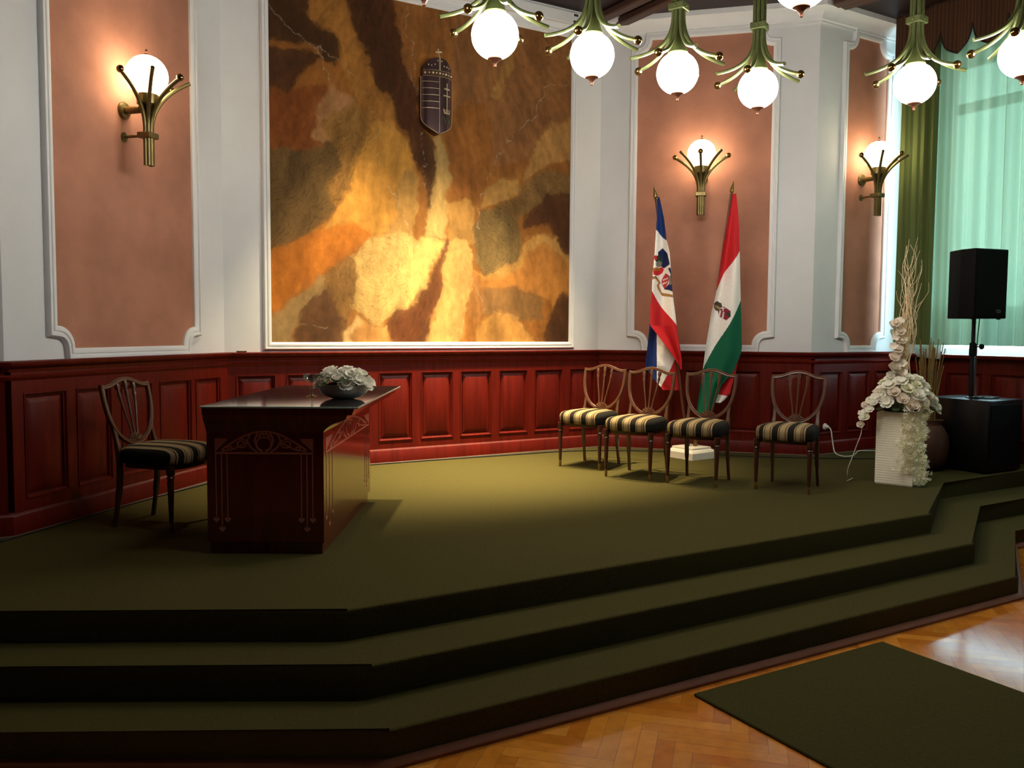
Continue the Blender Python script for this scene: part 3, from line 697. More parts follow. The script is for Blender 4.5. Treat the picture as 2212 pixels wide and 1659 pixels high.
# surveyed in axes turned by BPA about the camera's foot
BPM = Matrix.Translation((-1.4949, -7.178, 0)) @ Matrix.Rotation(BPA, 4, 'Z')
def bp(x, y, z=0.0): return BPM @ Vector((x, y, z))
desk.location = bp(-1.30, 5.2, STAGE); desk.rotation_euler = (0, 0, BPA)
X0, X1, Y0, Y1 = -0.315, 0.305, -0.72, 0.75
b = MB(); b.box(X0 + 0.012, X1 - 0.012, Y0 + 0.012, Y1 - 0.03, 0, 0.062); b.build('plinth', M['deskwood'], desk)
b = MB(); b.box(X0, X1, Y0, Y1, 0.062, 0.69, 0.003); b.build('body', M['deskwood'], desk)
b = MB()
lev = [(0.655, 0.0, 0.0), (0.672, 0.004, 0.012), (0.690, 0.010, 0.034), (0.704, 0.016, 0.062), (0.714, 0.020, 0.092), (0.720, 0.022, 0.112), (0.724, 0.023, 0.114), (0.726, 0.025, 0.124), (0.748, 0.027, 0.130), (0.750, 0.031, 0.156), (0.7844, 0.032, 0.170)]
b.skin([b.ring([(X0 - f * 0.35, Y0 - f, z), (X1 + s, Y0 - f, z), (X1 + s, Y1 + s * 0.85, z), (X0 - f * 0.35, Y1 + s * 0.85, z)]) for z, f, s in lev]); b.build('cornice', M['deskwood'], desk, angle=20)
b = MB(); b.box(X0 - 0.014, X1 + 0.192, Y0 - 0.045, Y1 + 0.165, 0.7845, 0.795, 0.002); gt = b.build('glass_top', M['deskglass'], desk)
b = MB(); b.sweep([(X0 - 0.014, Y0 - 0.045), (X1 + 0.192, Y0 - 0.045), (X1 + 0.192, Y1 + 0.165), (X0 - 0.014, Y1 + 0.165)], [(0.001, 0.7848), (-0.0015, 0.786), (-0.0015, 0.7935), (0.001, 0.7948)], XY); b.build('polished_edge', M['glassedge'], gt, label='pale green polished glass edge')
def inlay(s0, s1, T):
    b = MB(); w = s1 - s0; h = 0.0016
    def rib(pts, wd):
        pts = [Vector((p[0], p[1])) for p in pts]; A, B = [], []
        for i, p in enumerate(pts):
            d = (pts[min(i + 1, len(pts) - 1)] - pts[max(i - 1, 0)]).normalized(); n = Vector((-d.y, d.x)) * wd / 2
            A.append(p + n); B.append(p - n)
        r = [b.ring([T @ Vector((A[i].x, A[i].y, 0.0002)), T @ Vector((A[i].x, A[i].y, h)), T @ Vector((B[i].x, B[i].y, h)), T @ Vector((B[i].x, B[i].y, 0.0002))]) for i in range(len(pts))]
        b.skin(r)
    m = (s0 + s1) / 2; hw = w / 2
    def U(u, v): return (m + u * hw, v)
    z0, z1, zt = 0.542, 0.62, 0.658
    rib([U(-1, z0), U(1, z0)], 0.010)
    arc = [U(-0.86 + 1.72 * k / 20, 0.560 + (zt - 0.560) * math.sin(PI * k / 20)) for k in range(21)]; rib(arc, 0.010)
    for s in (-1, 1):
        q = [U(s, z0 + 0.004), U(s, z1), U(s * 0.73, z1), U(s * 0.80, 0.596), U(s * 0.90, 0.575)]
        b.prism(q if s < 0 else q[::-1], 0.0002, h, T)
        for a, c, r0, tn in ((0.46, 0.592, 0.036, 1.4), (0.70, 0.566, 0.017, 1.1)):
            rib([(U(s * a, c)[0] + s * r0 * (1 - 0.6 * k / 18) * math.cos(2 * PI * tn * k / 18 + 0.4), c + r0 * 0.8 * (1 - 0.6 * k / 18) * math.sin(2 * PI * tn * k / 18 + 0.4)) for k in range(19)], 0.0075)
        rib([U(s * 0.28, 0.642), U(s * 0.34, 0.61), U(s * 0.28, 0.575), U(s * 0.14, 0.548)], 0.009)
        rib([U(s * 0.34, 0.60), U(s * 0.60, 0.565), U(s * 0.86, 0.552)], 0.007)
        rib([U(s * 0.13, 0.65), U(s * 0.19, 0.61), U(s * 0.13, 0.57), U(s * 0.03, 0.55)], 0.012)
        for j, (u, zb) in enumerate(((0.985, 0.185), (0.87, 0.135), (0.755, 0.185))):
            x = U(s * u, 0)[0]; rib([(x, z0), (x, zb + 0.012)], 0.0045)
            hp = [(x + 0.017 * math.sin(t) ** 3, zb + 0.0165 * (0.8125 * math.cos(t) - 0.3125 * math.cos(2 * t) - 0.125 * math.cos(3 * t) - 0.0625 * math.cos(4 * t))) for t in [2 * PI * k / 22 for k in range(22)]]
            b.prism(hp, 0.0002, h, T)
    rib([U(-0.11, 0.628), U(-0.06, 0.645), U(0.06, 0.645), U(0.11, 0.628)], 0.010)
    rib([(m + 0.038 * math.cos(a), 0.598 + 0.030 * math.sin(a)) for a in [PI * k / 14 - 0.3 + 0.0 for k in range(17)]], 0.008)
    return b
TF = Matrix(((1, 0, 0, 0), (0, 0, -1, Y0), (0, 1, 0, 0), (0, 0, 0, 1)))
inlay(X0 + 0.045, X1 - 0.055, TF).build('inlay', M['inlay'], desk, flat=True, label='pale ornamental inlay on the short side')
TS = Matrix(((0, 0, 1, X1), (1, 0, 0, 0), (0, 1, 0, 0), (0, 0, 0, 1)))
inlay(Y0 + 0.05, Y1 - 0.05, TS).build('inlay', M['inlay'], desk, flat=True, label='pale ornamental inlay on the long side')

# ------------------------------------------------------------------ flowers
def petal_faces(b, a, L, wd, tilt, cup, curl, base=Vector((0, 0, 0)), r0=0.0, nu=4, nv=4):
    ca, sa = math.cos(a), math.sin(a); g = []
    for j in range(nv + 1):
        v = j / nv; t = tilt + curl * v
        rr = r0 + L * v * math.cos(tilt + curl * v * 0.5); zz = L * v * math.sin(tilt + curl * v * 0.5)
        ww = wd * (0.25 + 0.75 * math.sin(min(1.0, v * 1.02) * PI * 0.62 + 0.05)) * (1.0 if v < 0.9 else 0.82)
        row = []
        for i in range(nu + 1):
            u = -1 + 2 * i / nu; c = cup * u * u * ww
            row.append(base + Vector(((rr - c * math.sin(t)) * ca - u * ww * sa, (rr - c * math.sin(t)) * sa + u * ww * ca, zz + c * math.cos(t))))
        g.append(b.ring(row))
    b.skin(g, closed=False)
def rose(r):
    b = MB()
    for n, L, tl, rr in ((5, 1.0, 18, 0.16), (5, 0.92, 42, 0.12), (4, 0.82, 62, 0.08), (3, 0.70, 80, 0.04)):
        for k in range(n): petal_faces(b, 2 * PI * k / n + n * 0.7 + tl, r * L, r * 0.55, R(tl), 0.35, R(14), r0=r * rr)
    b.sphere((0, 0, r * 0.35), r * 0.32, 8, 6); return b
def blossom(r, n=6, rows=1):
    b = MB()
    for q in range(rows):
        for k in range(n): petal_faces(b, 2 * PI * (k + 0.5 * q) / n, r * (1 - 0.2 * q), r * (0.42 if n < 8 else 0.24), R(12 + 28 * q), 0.3, R(10), nu=2, nv=3)
    b.sphere((0, 0, r * 0.08), r * 0.2, 8, 6); return b
FM = [rose(0.05).mesh('flower', M['petal']), rose(0.046).mesh('flower', M['petal2']), blossom(0.05, 6, 2).mesh('flower', M['petal']), blossom(0.052, 13, 3).mesh('flower', M['petal3']), blossom(0.042, 5, 1).mesh('flower', M['petal2'])]
b = MB(); petal_faces(b, 0, 0.085, 0.024, R(20), 0.3, R(-25), nu=2, nv=6); LEAF = b.mesh('leaf', M['leaf'])
def face_dir(d):
    return Vector(d).to_track_quat('Z', 'Y').to_euler()
bowl = thing('flower_bowl', 'boat-shaped white bowl of ivory roses and blossoms on the desk', 'flower bowl', bp(-0.985, 4.98, STAGE + 0.7955), BPA)
b = MB(); b.lathe([(0.06, 0.0), (0.07, 0.003), (0.108, 0.014), (0.134, 0.034), (0.147, 0.058), (0.153, 0.082), (0.148, 0.084), (0.140, 0.058), (0.12, 0.034), (0.02, 0.018)], seg=36, sq=(1.0, 0.62)); b.build('bowl', M['ceramic'], bowl)
b = MB(); b.sphere((0, 0, 0.068), 0.1, 18, 10, (1.22, 0.7, 0.32)); b.build('floral_foam', M['soil'], bowl)
rnd = random.Random(11)
for k in range(27):
    t = (k + 0.5) / 27; ph = k * 2.39996; el = math.acos(1 - t * 0.98)
    d = Vector((math.sin(el) * math.cos(ph), math.sin(el) * math.sin(ph), math.cos(el)))
    pos = Vector((d.x * 0.140, d.y * 0.085, 0.078 + d.z * 0.082))
    if d.z < 0.25: pos.z -= 0.004
    use(FM[rnd.choice((0, 0, 1, 2, 2, 3, 4))], 'flower', bowl, pos, face_dir((d.x, d.y - 0.12, d.z + 0.7)), rnd.uniform(0.8, 1.08))
for k in range(16):
    ph = 2 * PI * k / 16 + 0.2; rr = rnd.uniform(0.75, 1.0)
    use(LEAF, 'leaf', bowl, (0.125 * math.cos(ph) * rr, 0.08 * math.sin(ph) * rr, 0.086 + (0.03 if k % 3 == 0 else 0)), (0, R(rnd.uniform(-20, 15)), ph), rnd.uniform(0.6, 0.9))
coupe = thing('coupe_glass', 'clear stemmed coupe glass left of the flower bowl on the desk', 'glass', bp(-1.20, 5.10, STAGE + 0.7955), 0)
b = MB(); b.lathe([(0.0005, 0.0), (0.033, 0.0), (0.034, 0.002), (0.012, 0.008), (0.005, 0.02), (0.006, 0.045), (0.009, 0.052), (0.005, 0.062), (0.006, 0.078), (0.02, 0.084), (0.044, 0.102), (0.050, 0.122), (0.0505, 0.136), (0.0485, 0.136), (0.047, 0.122), (0.041, 0.105), (0.018, 0.090), (0.0005, 0.087)], seg=32)
b.build('glass_body', M['clear'], coupe)

# ------------------------------------------------------------------ chairs
CG = 'shield-back chairs on the stage'
def make_chair(label):
    t = thing('shield_back_chair', label, 'chair', (0, 0, 0), 0, CG)
    def outline(k):
        pts = []
        for i in range(48):
            a = 2 * PI * i / 48; c, s = math.cos(a), math.sin(a); e = 0.42
            x = math.copysign(abs(c) ** e, c); y = math.copysign(abs(s) ** e, s)
            w = 0.225 - 0.028 * (y + 1) / 2; yy = y * 0.215 - (0.03 * (1 - x * x) if y < 0 else 0) - 0.012
            pts.append((x * (w - k), yy * (1 - k / 0.22)))
        return pts
    b = MB(); b.skin([b.ring([(p[0], p[1], z) for p in outline(k)]) for k, z in ((0.012, 0.392), (0.003, 0.396), (0.0, 0.42), (-0.003, 0.445), (0.0, 0.465), (0.010, 0.481), (0.03, 0.492), (0.07, 0.500), (0.13, 0.505), (0.19, 0.506))])
    so = b.build('seat', M['seat'], t, angle=70); at = so.data.attributes.new('across', 'FLOAT', 'POINT')
    at.data.foreach_set('value', [min(0.999, max(0.0, 0.5 + 0.5 * v.co.x / (0.225 - 0.028 * ((v.co.y + 0.012) / 0.215 + 1) / 2))) for v in so.data.vertices])
    b = MB(); b.skin([b.ring([(p[0], p[1], z) for p in outline(k)]) for k, z in ((0.03, 0.365), (0.022, 0.366), (0.02, 0.392), (0.03, 0.393))]); b.build('seat_rail', M['chairdark'], t)
    for s in (-1, 1):
        b = MB(); b.lathe([(0.012, 0.055), (0.0165, 0.18), (0.019, 0.27), (0.0215, 0.30), (0.017, 0.312), (0.024, 0.322), (0.018, 0.332), (0.025, 0.345), (0.025, 0.392)], (s * 0.196, -0.19, 0), 16)
        lg = b.build('leg', M['chairdark'], t)
        b = MB(); b.lathe([(0.009, 0.0), (0.0105, 0.004), (0.0128, 0.056), (0.011, 0.06)], (s * 0.196, -0.19, 0), 14); b.build('ferrule', M['brass'], lg, label='small brass cap at the foot')
    for s in (-1, 1):
        b = MB(); b.tube(smooth_path([(s * 0.176, 0.225, 0.0), (s * 0.172, 0.20, 0.14), (s * 0.170, 0.182, 0.30), (s * 0.170, 0.186, 0.43), (s * 0.166, 0.205, 0.52), (s * 0.166, 0.232, 0.62)], 4), [0.014] * 5 + [0.019] * 11 + [0.015] * 5, 4, up=Vector((1, 1, 0)))
        b.build('leg', M['chairwood'], t, angle=60)
    TB = Matrix.Translation((0, 0.196, 0.478)) @ Matrix.Rotation(R(-12), 4, 'X') @ Matrix(((1, 0, 0, 0), (0, 0, -1, 0), (0, 1, 0, 0), (0, 0, 0, 1)))
    half = [(0.0, 0.428), (0.03, 0.426), (0.06, 0.419), (0.09, 0.408), (0.12, 0.396), (0.15, 0.388), (0.18, 0.385), (0.212, 0.390), (0.2155, 0.36), (0.215, 0.31), (0.212, 0.26), (0.205, 0.21), (0.192, 0.16), (0.172, 0.115), (0.145, 0.075), (0.11, 0.042), (0.07, 0.018), (0.03, 0.006)]
    path = half + [(0.0, 0.003)] + [(-x, y) for x, y in half[:0:-1]]
    b = MB(); b.sweep(path, [(0.0, -0.010), (0.0, 0.006), (0.004, 0.011), (0.013, 0.013), (0.022, 0.011), (0.026, 0.006), (0.026, -0.010)] if False else [(0.0, -0.010), (0.0, 0.007), (-0.005, 0.012), (-0.013, 0.010), (-0.021, 0.012), (-0.026, 0.007), (-0.026, -0.010)], TB)
    b.build('shield_frame', M['chairwood'], t, angle=40)
    b = MB(); fan = [(0.066 * math.cos(a), 0.020 + 0.058 * math.sin(a)) for a in [PI * k / 12 for k in range(13)]]
    b.prism(fan, -0.007, 0.008, TB)
    for k in range(7):
        a = PI * (k + 0.5) / 7; b.tube([TB @ Vector((0.012 * math.cos(a), 0.026 + 0.01 * math.sin(a), 0.009)), TB @ Vector((0.058 * math.cos(a), 0.022 + 0.05 * math.sin(a), 0.009))], 0.005, 6)
    b.build('fan', M['chairwood'], t)
    for u in (-1, 0, 1):
        x0, x1, yt = u * 0.026, u * 0.070, (0.404 if u == 0 else 0.388)
        pts = [TB @ Vector(p) for p in bez((x0, 0.066, 0.001), (x0 + u * 0.012, 0.18, 0.004), (x1, 0.26, 0.003), (x1, yt, 0.001), 16)]
        rr = [0.008, 0.007, 0.0062, 0.006, 0.006, 0.006, 0.0062, 0.0066, 0.007, 0.0072, 0.0075, 0.008, 0.0085, 0.013, 0.008, 0.017, 0.013]
        b = MB(); b.tube(pts, rr, 8); b.build('splat', M['chairwood'], t)
    return t
ch = make_chair('dark shield-back chair with striped seat left of the desk')
ch.location = bp(-2.13, 5.19, STAGE); ch.rotation_euler = (0, 0, R(44.6))
for x, y, a, lb in ((2.934, -1.016, -64.2, 'shield-back chair with striped seat, leftmost of the four beside the flags'),
                    (2.977, -1.632, -63.2, 'shield-back chair with striped seat, standing in front of the blue, white and red flag'),
                    (3.226, -2.104, -60.9, 'shield-back chair with striped seat, standing in front of the white flag stand'),
                    (3.645, -2.637, -61.7, 'shield-back chair with striped seat, standing alone near the white flower vase')):
    copy_thing(ch, (x, y, STAGE), R(a), lb)

# ------------------------------------------------------------------ flags on a white stand
FS = bp(1.72, 8.10, STAGE)
st = thing('flag_stand', 'white stepped block holding both flag poles, behind the chairs', 'flag stand', FS, BPA + R(36))
b = MB(); h = 0.165; b.skin([b.ring([(-k, -k, z), (k, -k, z), (k, k, z), (-k, k, z)]) for k, z in ((h, 0), (h, 0.062), (h - 0.018, 0.082), (h - 0.035, 0.088), (h - 0.036, 0.104), (h - 0.042, 0.108))]); b.build('base', M['whitebox'], st, angle=20)
def local_tube(ax, dx):
    b = MB(); d = Vector((dx, 0, 2.4)).normalized()
    return b.tube([Vector((ax, 0, 0.1085)), Vector((ax, 0, 0.1085)) + d * 0.13], 0.019, 12)
Rz = Matrix.Rotation(-R(36), 4, 'Z')
for ax, dx in ((-0.035, -0.33), (0.035, 0.28)):
    b = local_tube(ax, dx); bmesh.ops.transform(b.bm, matrix=Rz, verts=b.bm.verts); b.build('holder', M['brass'], st)
def make_flag(name, label, ax, tipx, tipz, AFF, layers, seed):
    f = thing(name, label, 'flag', FS, BPA, 'flags on the white stand')
    a = Vector((ax, 0.0, 0.118)); tip = Vector((tipx, -0.02, tipz - STAGE - 0.10)); d = (tip - a).normalized()
    b = MB(); b.tube([a, tip], 0.0125, 10); b.build('pole', M['pole'], f)
    b = MB(); T = Matrix.Translation(tip) @ d.to_track_quat('Z', 'Y').to_matrix().to_4x4()
    b.lathe([(0.016, -0.02), (0.018, -0.012), (0.012, 0.0), (0.022, 0.012), (0.021, 0.03), (0.013, 0.07), (0.005, 0.105), (0.0, 0.112)], T=T, seg=14); b.build('finial', M['brass'], f)
    A = np.array(AFF)
    for (left, right, polys, base, depth, phase, nm) in layers:
        nu, nv = 130, 380
        ly = np.array([p[1] for p in left], float); lx = np.array([p[0] for p in left], float); ry = np.array([p[1] for p in right], float); rx = np.array([p[0] for p in right], float)
        y0 = max(ly[0], ry[0]); y1 = min(ly[-1], ry[-1]); Yv = np.linspace(y0, y1, nv)
        U, Yg = np.meshgrid(np.linspace(0, 1, nu), Yv); Lx = np.interp(Yg, ly, lx); Rx = np.interp(Yg, ry, rx); Xg = Lx + (Rx - Lx) * U
        X = A[0, 0] * Xg + A[0, 1] * Yg + A[0, 2]; Z = A[1, 0] * Xg + A[1, 1] * Yg + A[1, 2] - STAGE
        tt = (Yg - y0) / (y1 - y0); amp = 0.035 * np.clip(tt * 3, 0.12, 1)
        D = depth - amp * np.sin(U * 2.2 * PI + phase + 2.0 * tt) - 0.012 * np.sin(U * 9 + 3 * tt + seed) * np.clip(tt * 2, 0, 1) - 0.01 * vnoise(U * 5, tt * 9, seed)
        col = np.zeros(Xg.shape + (3,)); col[:] = lin(base)[:3]
        for c, pl in polys: col[inside(Xg, Yg, pl)] = lin(c)[:3]
        V = np.stack([X, D, Z], -1)
        o = grid_object(nm, V, nu, nv, col, M['flag'], f)
        sm = o.modifiers.new('thickness', 'SOLIDIFY'); sm.thickness = 0.002
    return f
NAVY, WHT, RED, GRN = (28, 52, 112), (246, 241, 232), (200, 36, 42), (16, 96, 66)
BIG = 4000
make_flag('crested_flag', 'blue, white and red flag with a shield and ribbon crest, left pole of the stand', -0.036, -0.385, 2.945, [[0.001154, 2.2e-05, -0.550891], [8e-06, -0.001149, 2.877939]], [
    ([(148, 28), (142, 200), (135, 290), (120, 500), (105, 640), (97, 785), (86, 900), (85, 1065), (150, 1150), (235, 1260), (320, 1390), (333, 1422)],
     [(164, 28), (200, 200), (217, 378), (240, 470), (262, 800), (297, 1060), (318, 1200), (340, 1350), (337, 1422)],
     [(NAVY, [(0, 0), (400, 0), (400, 574), (217, 378), (135, 290), (0, 145)]), (RED, [(0, 670), (97, 785), (150, 870), (297, 1065), (500, 1330), (500, 2000), (0, 2000)]),
      ((30, 40, 84), [(150, 470), (195, 435), (225, 480), (242, 570), (205, 600), (150, 560)]), ((38, 66, 52), [(123, 512), (160, 490), (200, 530), (186, 566), (150, 560), (126, 545)]),
      (RED, [(118, 500), (136, 496), (142, 530), (118, 536)]), (RED, [(108, 612), (190, 588), (205, 610), (190, 640), (150, 660), (110, 655)]),
      ((132, 124, 112), [(128, 560), (160, 538), (190, 552), (176, 588), (135, 588)]), ((166, 106, 40), [(106, 600), (150, 592), (175, 606), (172, 618), (108, 624)]),
      ((190, 52, 64), [(185, 695), (215, 640), (238, 660), (232, 720), (210, 770), (185, 725)]), ((228, 210, 200), [(196, 690), (232, 676), (230, 686), (194, 702)]), ((228, 210, 200), [(192, 720), (228, 706), (226, 716), (194, 734)]),
      ((30, 40, 84), [(205, 770), (240, 722), (247, 650), (230, 602), (246, 596), (262, 700), (266, 795), (240, 780)]), ((120, 112, 104), [(232, 660), (250, 670), (256, 730), (240, 740)]),
      ((168, 122, 64), [(103, 668), (130, 663), (160, 693), (177, 716), (160, 740), (186, 796), (270, 818), (270, 838), (188, 822), (150, 770), (140, 738), (156, 718), (126, 685), (103, 692)]),
      ((120, 80, 38), [(120, 668), (134, 668), (142, 690), (130, 690)])], WHT, -0.078, 0.4, 'flag_cloth'),
    ([(95, 1050), (72, 1250), (60, 1400), (86, 1440), (140, 1520), (190, 1575), (205, 1600)],
     [(205, 1050), (318, 1390), (340, 1430), (352, 1500), (356, 1600)],
     [(NAVY, [(0, 900), (157, 900), (157, 1700), (0, 1700)]), (RED, [(320, 1300), (287, 1370), (185, 1590), (185, 1700), (500, 1700), (500, 1300)])], WHT, 0.012, 1.6, 'flag_cloth')], 3)
make_flag('tricolour_flag', 'red, white and green flag with a small crowned crest, right pole of the stand', 0.036, 0.325, 3.0, [[0.001622, 3.1e-05, -0.648821], [1.1e-05, -0.001612, 3.475011]], [
    ([(588, 372), (575, 450), (555, 540), (525, 720), (500, 905), (483, 1000), (470, 1050), (440, 1240), (425, 1370), (400, 1550), (388, 1645)],
     [(608, 372), (618, 460), (625, 560), (630, 690), (640, 970), (650, 1250), (645, 1290), (600, 1400), (530, 1480), (490, 1600), (475, 1645)],
     [(RED, [(0, 0), (900, 0), (900, 330), (630, 700), (545, 830), (497, 925), (300, 1300), (0, 1300)]), (GRN, [(900, 560), (640, 985), (570, 1120), (500, 1240), (428, 1375), (200, 1800), (900, 1800)]),
      ((74, 62, 48), [(483, 1000), (505, 986), (532, 1000), (536, 1026), (522, 1052), (498, 1040), (484, 1024)]), ((150, 132, 96), [(484, 1018), (500, 1008), (534, 1028), (524, 1040)]),
      ((140, 40, 62), [(512, 1052), (540, 1018), (574, 1046), (575, 1078), (552, 1100), (520, 1078)]), ((226, 214, 204), [(522, 1040), (530, 1042), (522, 1084), (514, 1074)]), ((226, 214, 204), [(538, 1050), (544, 1052), (538, 1096), (530, 1090)]),
      ((232, 226, 214), [(536, 1018), (541, 1018), (541, 1046), (536, 1046)]), ((232, 226, 214), [(528, 1026), (549, 1028), (549, 1033), (528, 1031)]), ((40, 72, 44), [(552, 1050), (574, 1058), (573, 1080), (556, 1076)])], WHT, -0.085, 2.0, 'flag_cloth'),
    ([(540, 1330), (520, 1400), (500, 1500), (490, 1572), (488, 1585)], [(645, 1300), (630, 1380), (612, 1440), (592, 1530), (560, 1570), (540, 1585)],
     [(RED, [(0, 1000), (900, 1000), (900, 1430), (580, 1545), (480, 1530), (0, 1500)])], WHT, 0.015, 0.8, 'flag_cloth')], 8)

# ------------------------------------------------------------------ tall vase with flowers
vase = thing('floor_vase', 'tall square cream vase with fine ribs, at the right edge of the stage', 'vase', (4.604, -2.903, STAGE), math.atan2(-0.261, 0.105))
b = MB(); hs = 0.140
rings = []
for k in range(60):
    z = 0.576 * k / 59; d = 0.0012 * (k % 2) + (0.006 if k in (0, 59) else 0); q = hs - d
    rings.append(b.ring([(-q, -q, z), (q, -q, z), (q, q, z), (-q, q, z)]))
b.skin(rings); b.build('body', M['vase'], vase, flat=True)
arr = thing('flower_arrangement', 'tall spray of ivory flowers with trailing blooms and curly twigs, in the cream vase', 'flower arrangement', (4.604, -2.903, STAGE + 0.577), BPA)
b = MB(); b.sphere((0, 0, 0.04), 0.13, 16, 10, (1, 1, 0.42)); b.lathe([(0.12, 0.0005), (0.12, 0.03), (0.05, 0.04)], seg=16); b.build('floral_foam', M['soil'], arr)
rnd = random.Random(5); FL = []
for k in range(24):      # rising spine of roses
    t = k / 23; FL.append((Vector((-0.045 + 0.05 * (1 - 0.5 * t) * math.sin(k * 1.7) - 0.03 * t, -0.05 + 0.03 * math.cos(k * 2.1), 0.20 + 0.52 * t)), Vector((0.7 * math.sin(k * 2.2), -1, 0.8)), (0, 1, 4)[k % 3], 0.95 - 0.15 * t))
for k in range(38):      # the dome
    t = (k + 0.5) / 38; ph = k * 2.39996; el = math.acos(1 - t)
    d = Vector((math.sin(el) * math.cos(ph), math.sin(el) * math.sin(ph), math.cos(el)))
    FL.append((Vector((d.x * 0.20, d.y * 0.17 - 0.02, 0.05 + d.z * 0.23)), d + Vector((0, -0.25, 0.55)), rnd.choice((0, 0, 1, 2, 3, 3, 2)), rnd.uniform(0.9, 1.3)))
for k in range(20):       # left drooping spray
    t = k / 19; FL.append((Vector((-0.15 - 0.185 * t, -0.05 + 0.035 * math.sin(k * 2.3), 0.13 - 0.21 * t * t + 0.028 * math.sin(k * 1.9))), Vector((-0.6, -1, 0.9)), (2, 3, 4, 2, 1)[k % 5], 0.85 - 0.2 * t))
for k in range(14):       # right spray
    t = k / 13; FL.append((Vector((0.16 + 0.135 * t, -0.03 + 0.03 * math.sin(k * 2.1), 0.13 - 0.13 * t * t + 0.024 * math.sin(k * 1.7))), Vector((0.7, -0.8, 0.9)), (2, 3, 2, 4)[k % 4], 0.8 - 0.12 * t))
for p, d, ty, sc in FL: use(FM[ty], 'flower', arr, p, face_dir(d), sc)
for k in range(12):
    ph = 2 * PI * k / 12; use(LEAF, 'leaf', arr, (0.16 * math.cos(ph), 0.14 * math.sin(ph), 0.04), (0, R(20), ph), 1.2)
b = MB()
for k in range(900):     # trailing garland down the front corner
    t = rnd.random() ** 0.8; lane = rnd.choice((0, 0, 1, 1, 1)); x = (-0.005 if lane == 0 else 0.085) + rnd.gauss(0, 0.022 if lane else 0.035) + 0.012 * math.sin(t * 9); 
    if lane == 0 and t > 0.86: continue
    z = 0.10 - 0.655 * t; y = -0.185 + rnd.uniform(-0.022, 0.014); c = Vector((x, y, z)); a0 = rnd.random() * 6
    T = Matrix.Translation(c) @ Vector((rnd.gauss(0, 0.6), -1, rnd.gauss(0, 0.6))).to_track_quat('Z', 'Y').to_matrix().to_4x4()
    for q in range(5):
        a = a0 + 2 * PI * q / 5; L = rnd.uniform(0.014, 0.024)
        b.poly([T @ Vector((0, 0, 0)), T @ Vector((L * 0.6 * math.cos(a - 0.4), L * 0.6 * math.sin(a - 0.4), 0.004)), T @ Vector((L * math.cos(a), L * math.sin(a), 0.008)), T @ Vector((L * 0.6 * math.cos(a + 0.4), L * 0.6 * math.sin(a + 0.4), 0.004))])
tag(b.build('trailing_garland', M['petal3'], arr), kind='stuff')
for k in range(30):      # curly twigs
    x, y = rnd.gauss(0.0, 0.018), rnd.gauss(-0.02, 0.018); top = rnd.uniform(0.85, 1.38); fan = rnd.gauss(0, 0.035); pts = []
    for j in range(15):
        t = j / 14; pts.append((x + 0.02 * t + fan * t * t * 1.3 + 0.022 * math.sin(t * rnd.uniform(13, 15) + k) * (0.3 + t), y + 0.018 * math.cos(t * 13 + k * 2) * t + rnd.gauss(0, 0.004), 0.06 + (top - 0.06) * t))
    b = MB(); b.tube(smooth_path(pts, 3), [0.0042 - 0.003 * j / 42 for j in range(43)], 5); b.build('twig', M['branch'], arr)

# ------------------------------------------------------------------ clay pot and dry grass
pot = thing('clay_pot', 'round brown clay pot behind the cream vase', 'pot', (5.42, -2.60, STAGE), 0)
b = MB(); b.lathe([(0.09, 0), (0.13, 0.03), (0.17, 0.12), (0.182, 0.21), (0.172, 0.30), (0.14, 0.37), (0.118, 0.40), (0.122, 0.43), (0.132, 0.445), (0.120, 0.445), (0.105, 0.42), (0.10, 0.36), (0.02, 0.34)], seg=40); b.build('body', M['clay'], pot)
gr = thing('dried_grass', 'bunch of dry straw-coloured grass standing in the clay pot', 'dried grass', (5.42, -2.60, STAGE + 0.345), 0)
b = MB(); rnd = random.Random(2)
for k in range(60):
    a = rnd.random() * 6.283; r = 0.07 * math.sqrt(rnd.random()); h = rnd.uniform(0.45, 0.82); sp = rnd.uniform(0.2, 1.1)
    b.tube([(r * math.cos(a), r * math.sin(a), 0), (r * 1.05 * math.cos(a), r * 1.05 * math.sin(a), h * 0.5), (r * (1 + sp) * math.cos(a), r * (1 + sp) * math.sin(a), h)], [0.002, 0.0025, 0.004], 4)
tag(b.build('grass_blades', M['straw'], gr), kind='stuff')

# ------------------------------------------------------------------ loudspeaker, pole and subwoofer
SUBT = STAGE + 0.63
sub = thing('subwoofer', 'black floor subwoofer cabinet under the loudspeaker pole', 'subwoofer', (5.90, -2.73, STAGE), R(0))
b = MB(); b.box(-0.27, 0.25, -0.29, 0.29, 0.012, 0.63, 0.012, seg=2); b.build('cabinet', M['gloss'], sub)
b = MB(); b.box(-0.24, 0.22, -0.298, -0.288, 0.05, 0.59, 0.004); b.build('grille', M['grille'], sub)
for x in (-0.22, 0.2):
    for y in (-0.24, 0.24): b = MB(); b.lathe([(0.02, 0), (0.024, 0.013)], (x, y, 0), 12); b.build('foot', M['steel'], sub)
stand = thing('speaker_pole', 'black adjustable steel pole carrying the loudspeaker', 'speaker pole', (5.80, -2.755, SUBT), 0)
b = MB(); b.tube([(0, 0, 0.0), (0, 0, 0.42)], 0.021, 14); b.tube([(0, 0, 0.40), (0, 0, 0.70)], 0.017, 14); b.lathe([(0.045, 0.0005), (0.045, 0.01), (0.024, 0.016)], seg=18); b.build('tube', M['steel'], stand)
b = MB(); b.lathe([(0.022, 0.37), (0.03, 0.375), (0.03, 0.43), (0.028, 0.48), (0.02, 0.49)], seg=18); b.build('collar', M['black'], stand)
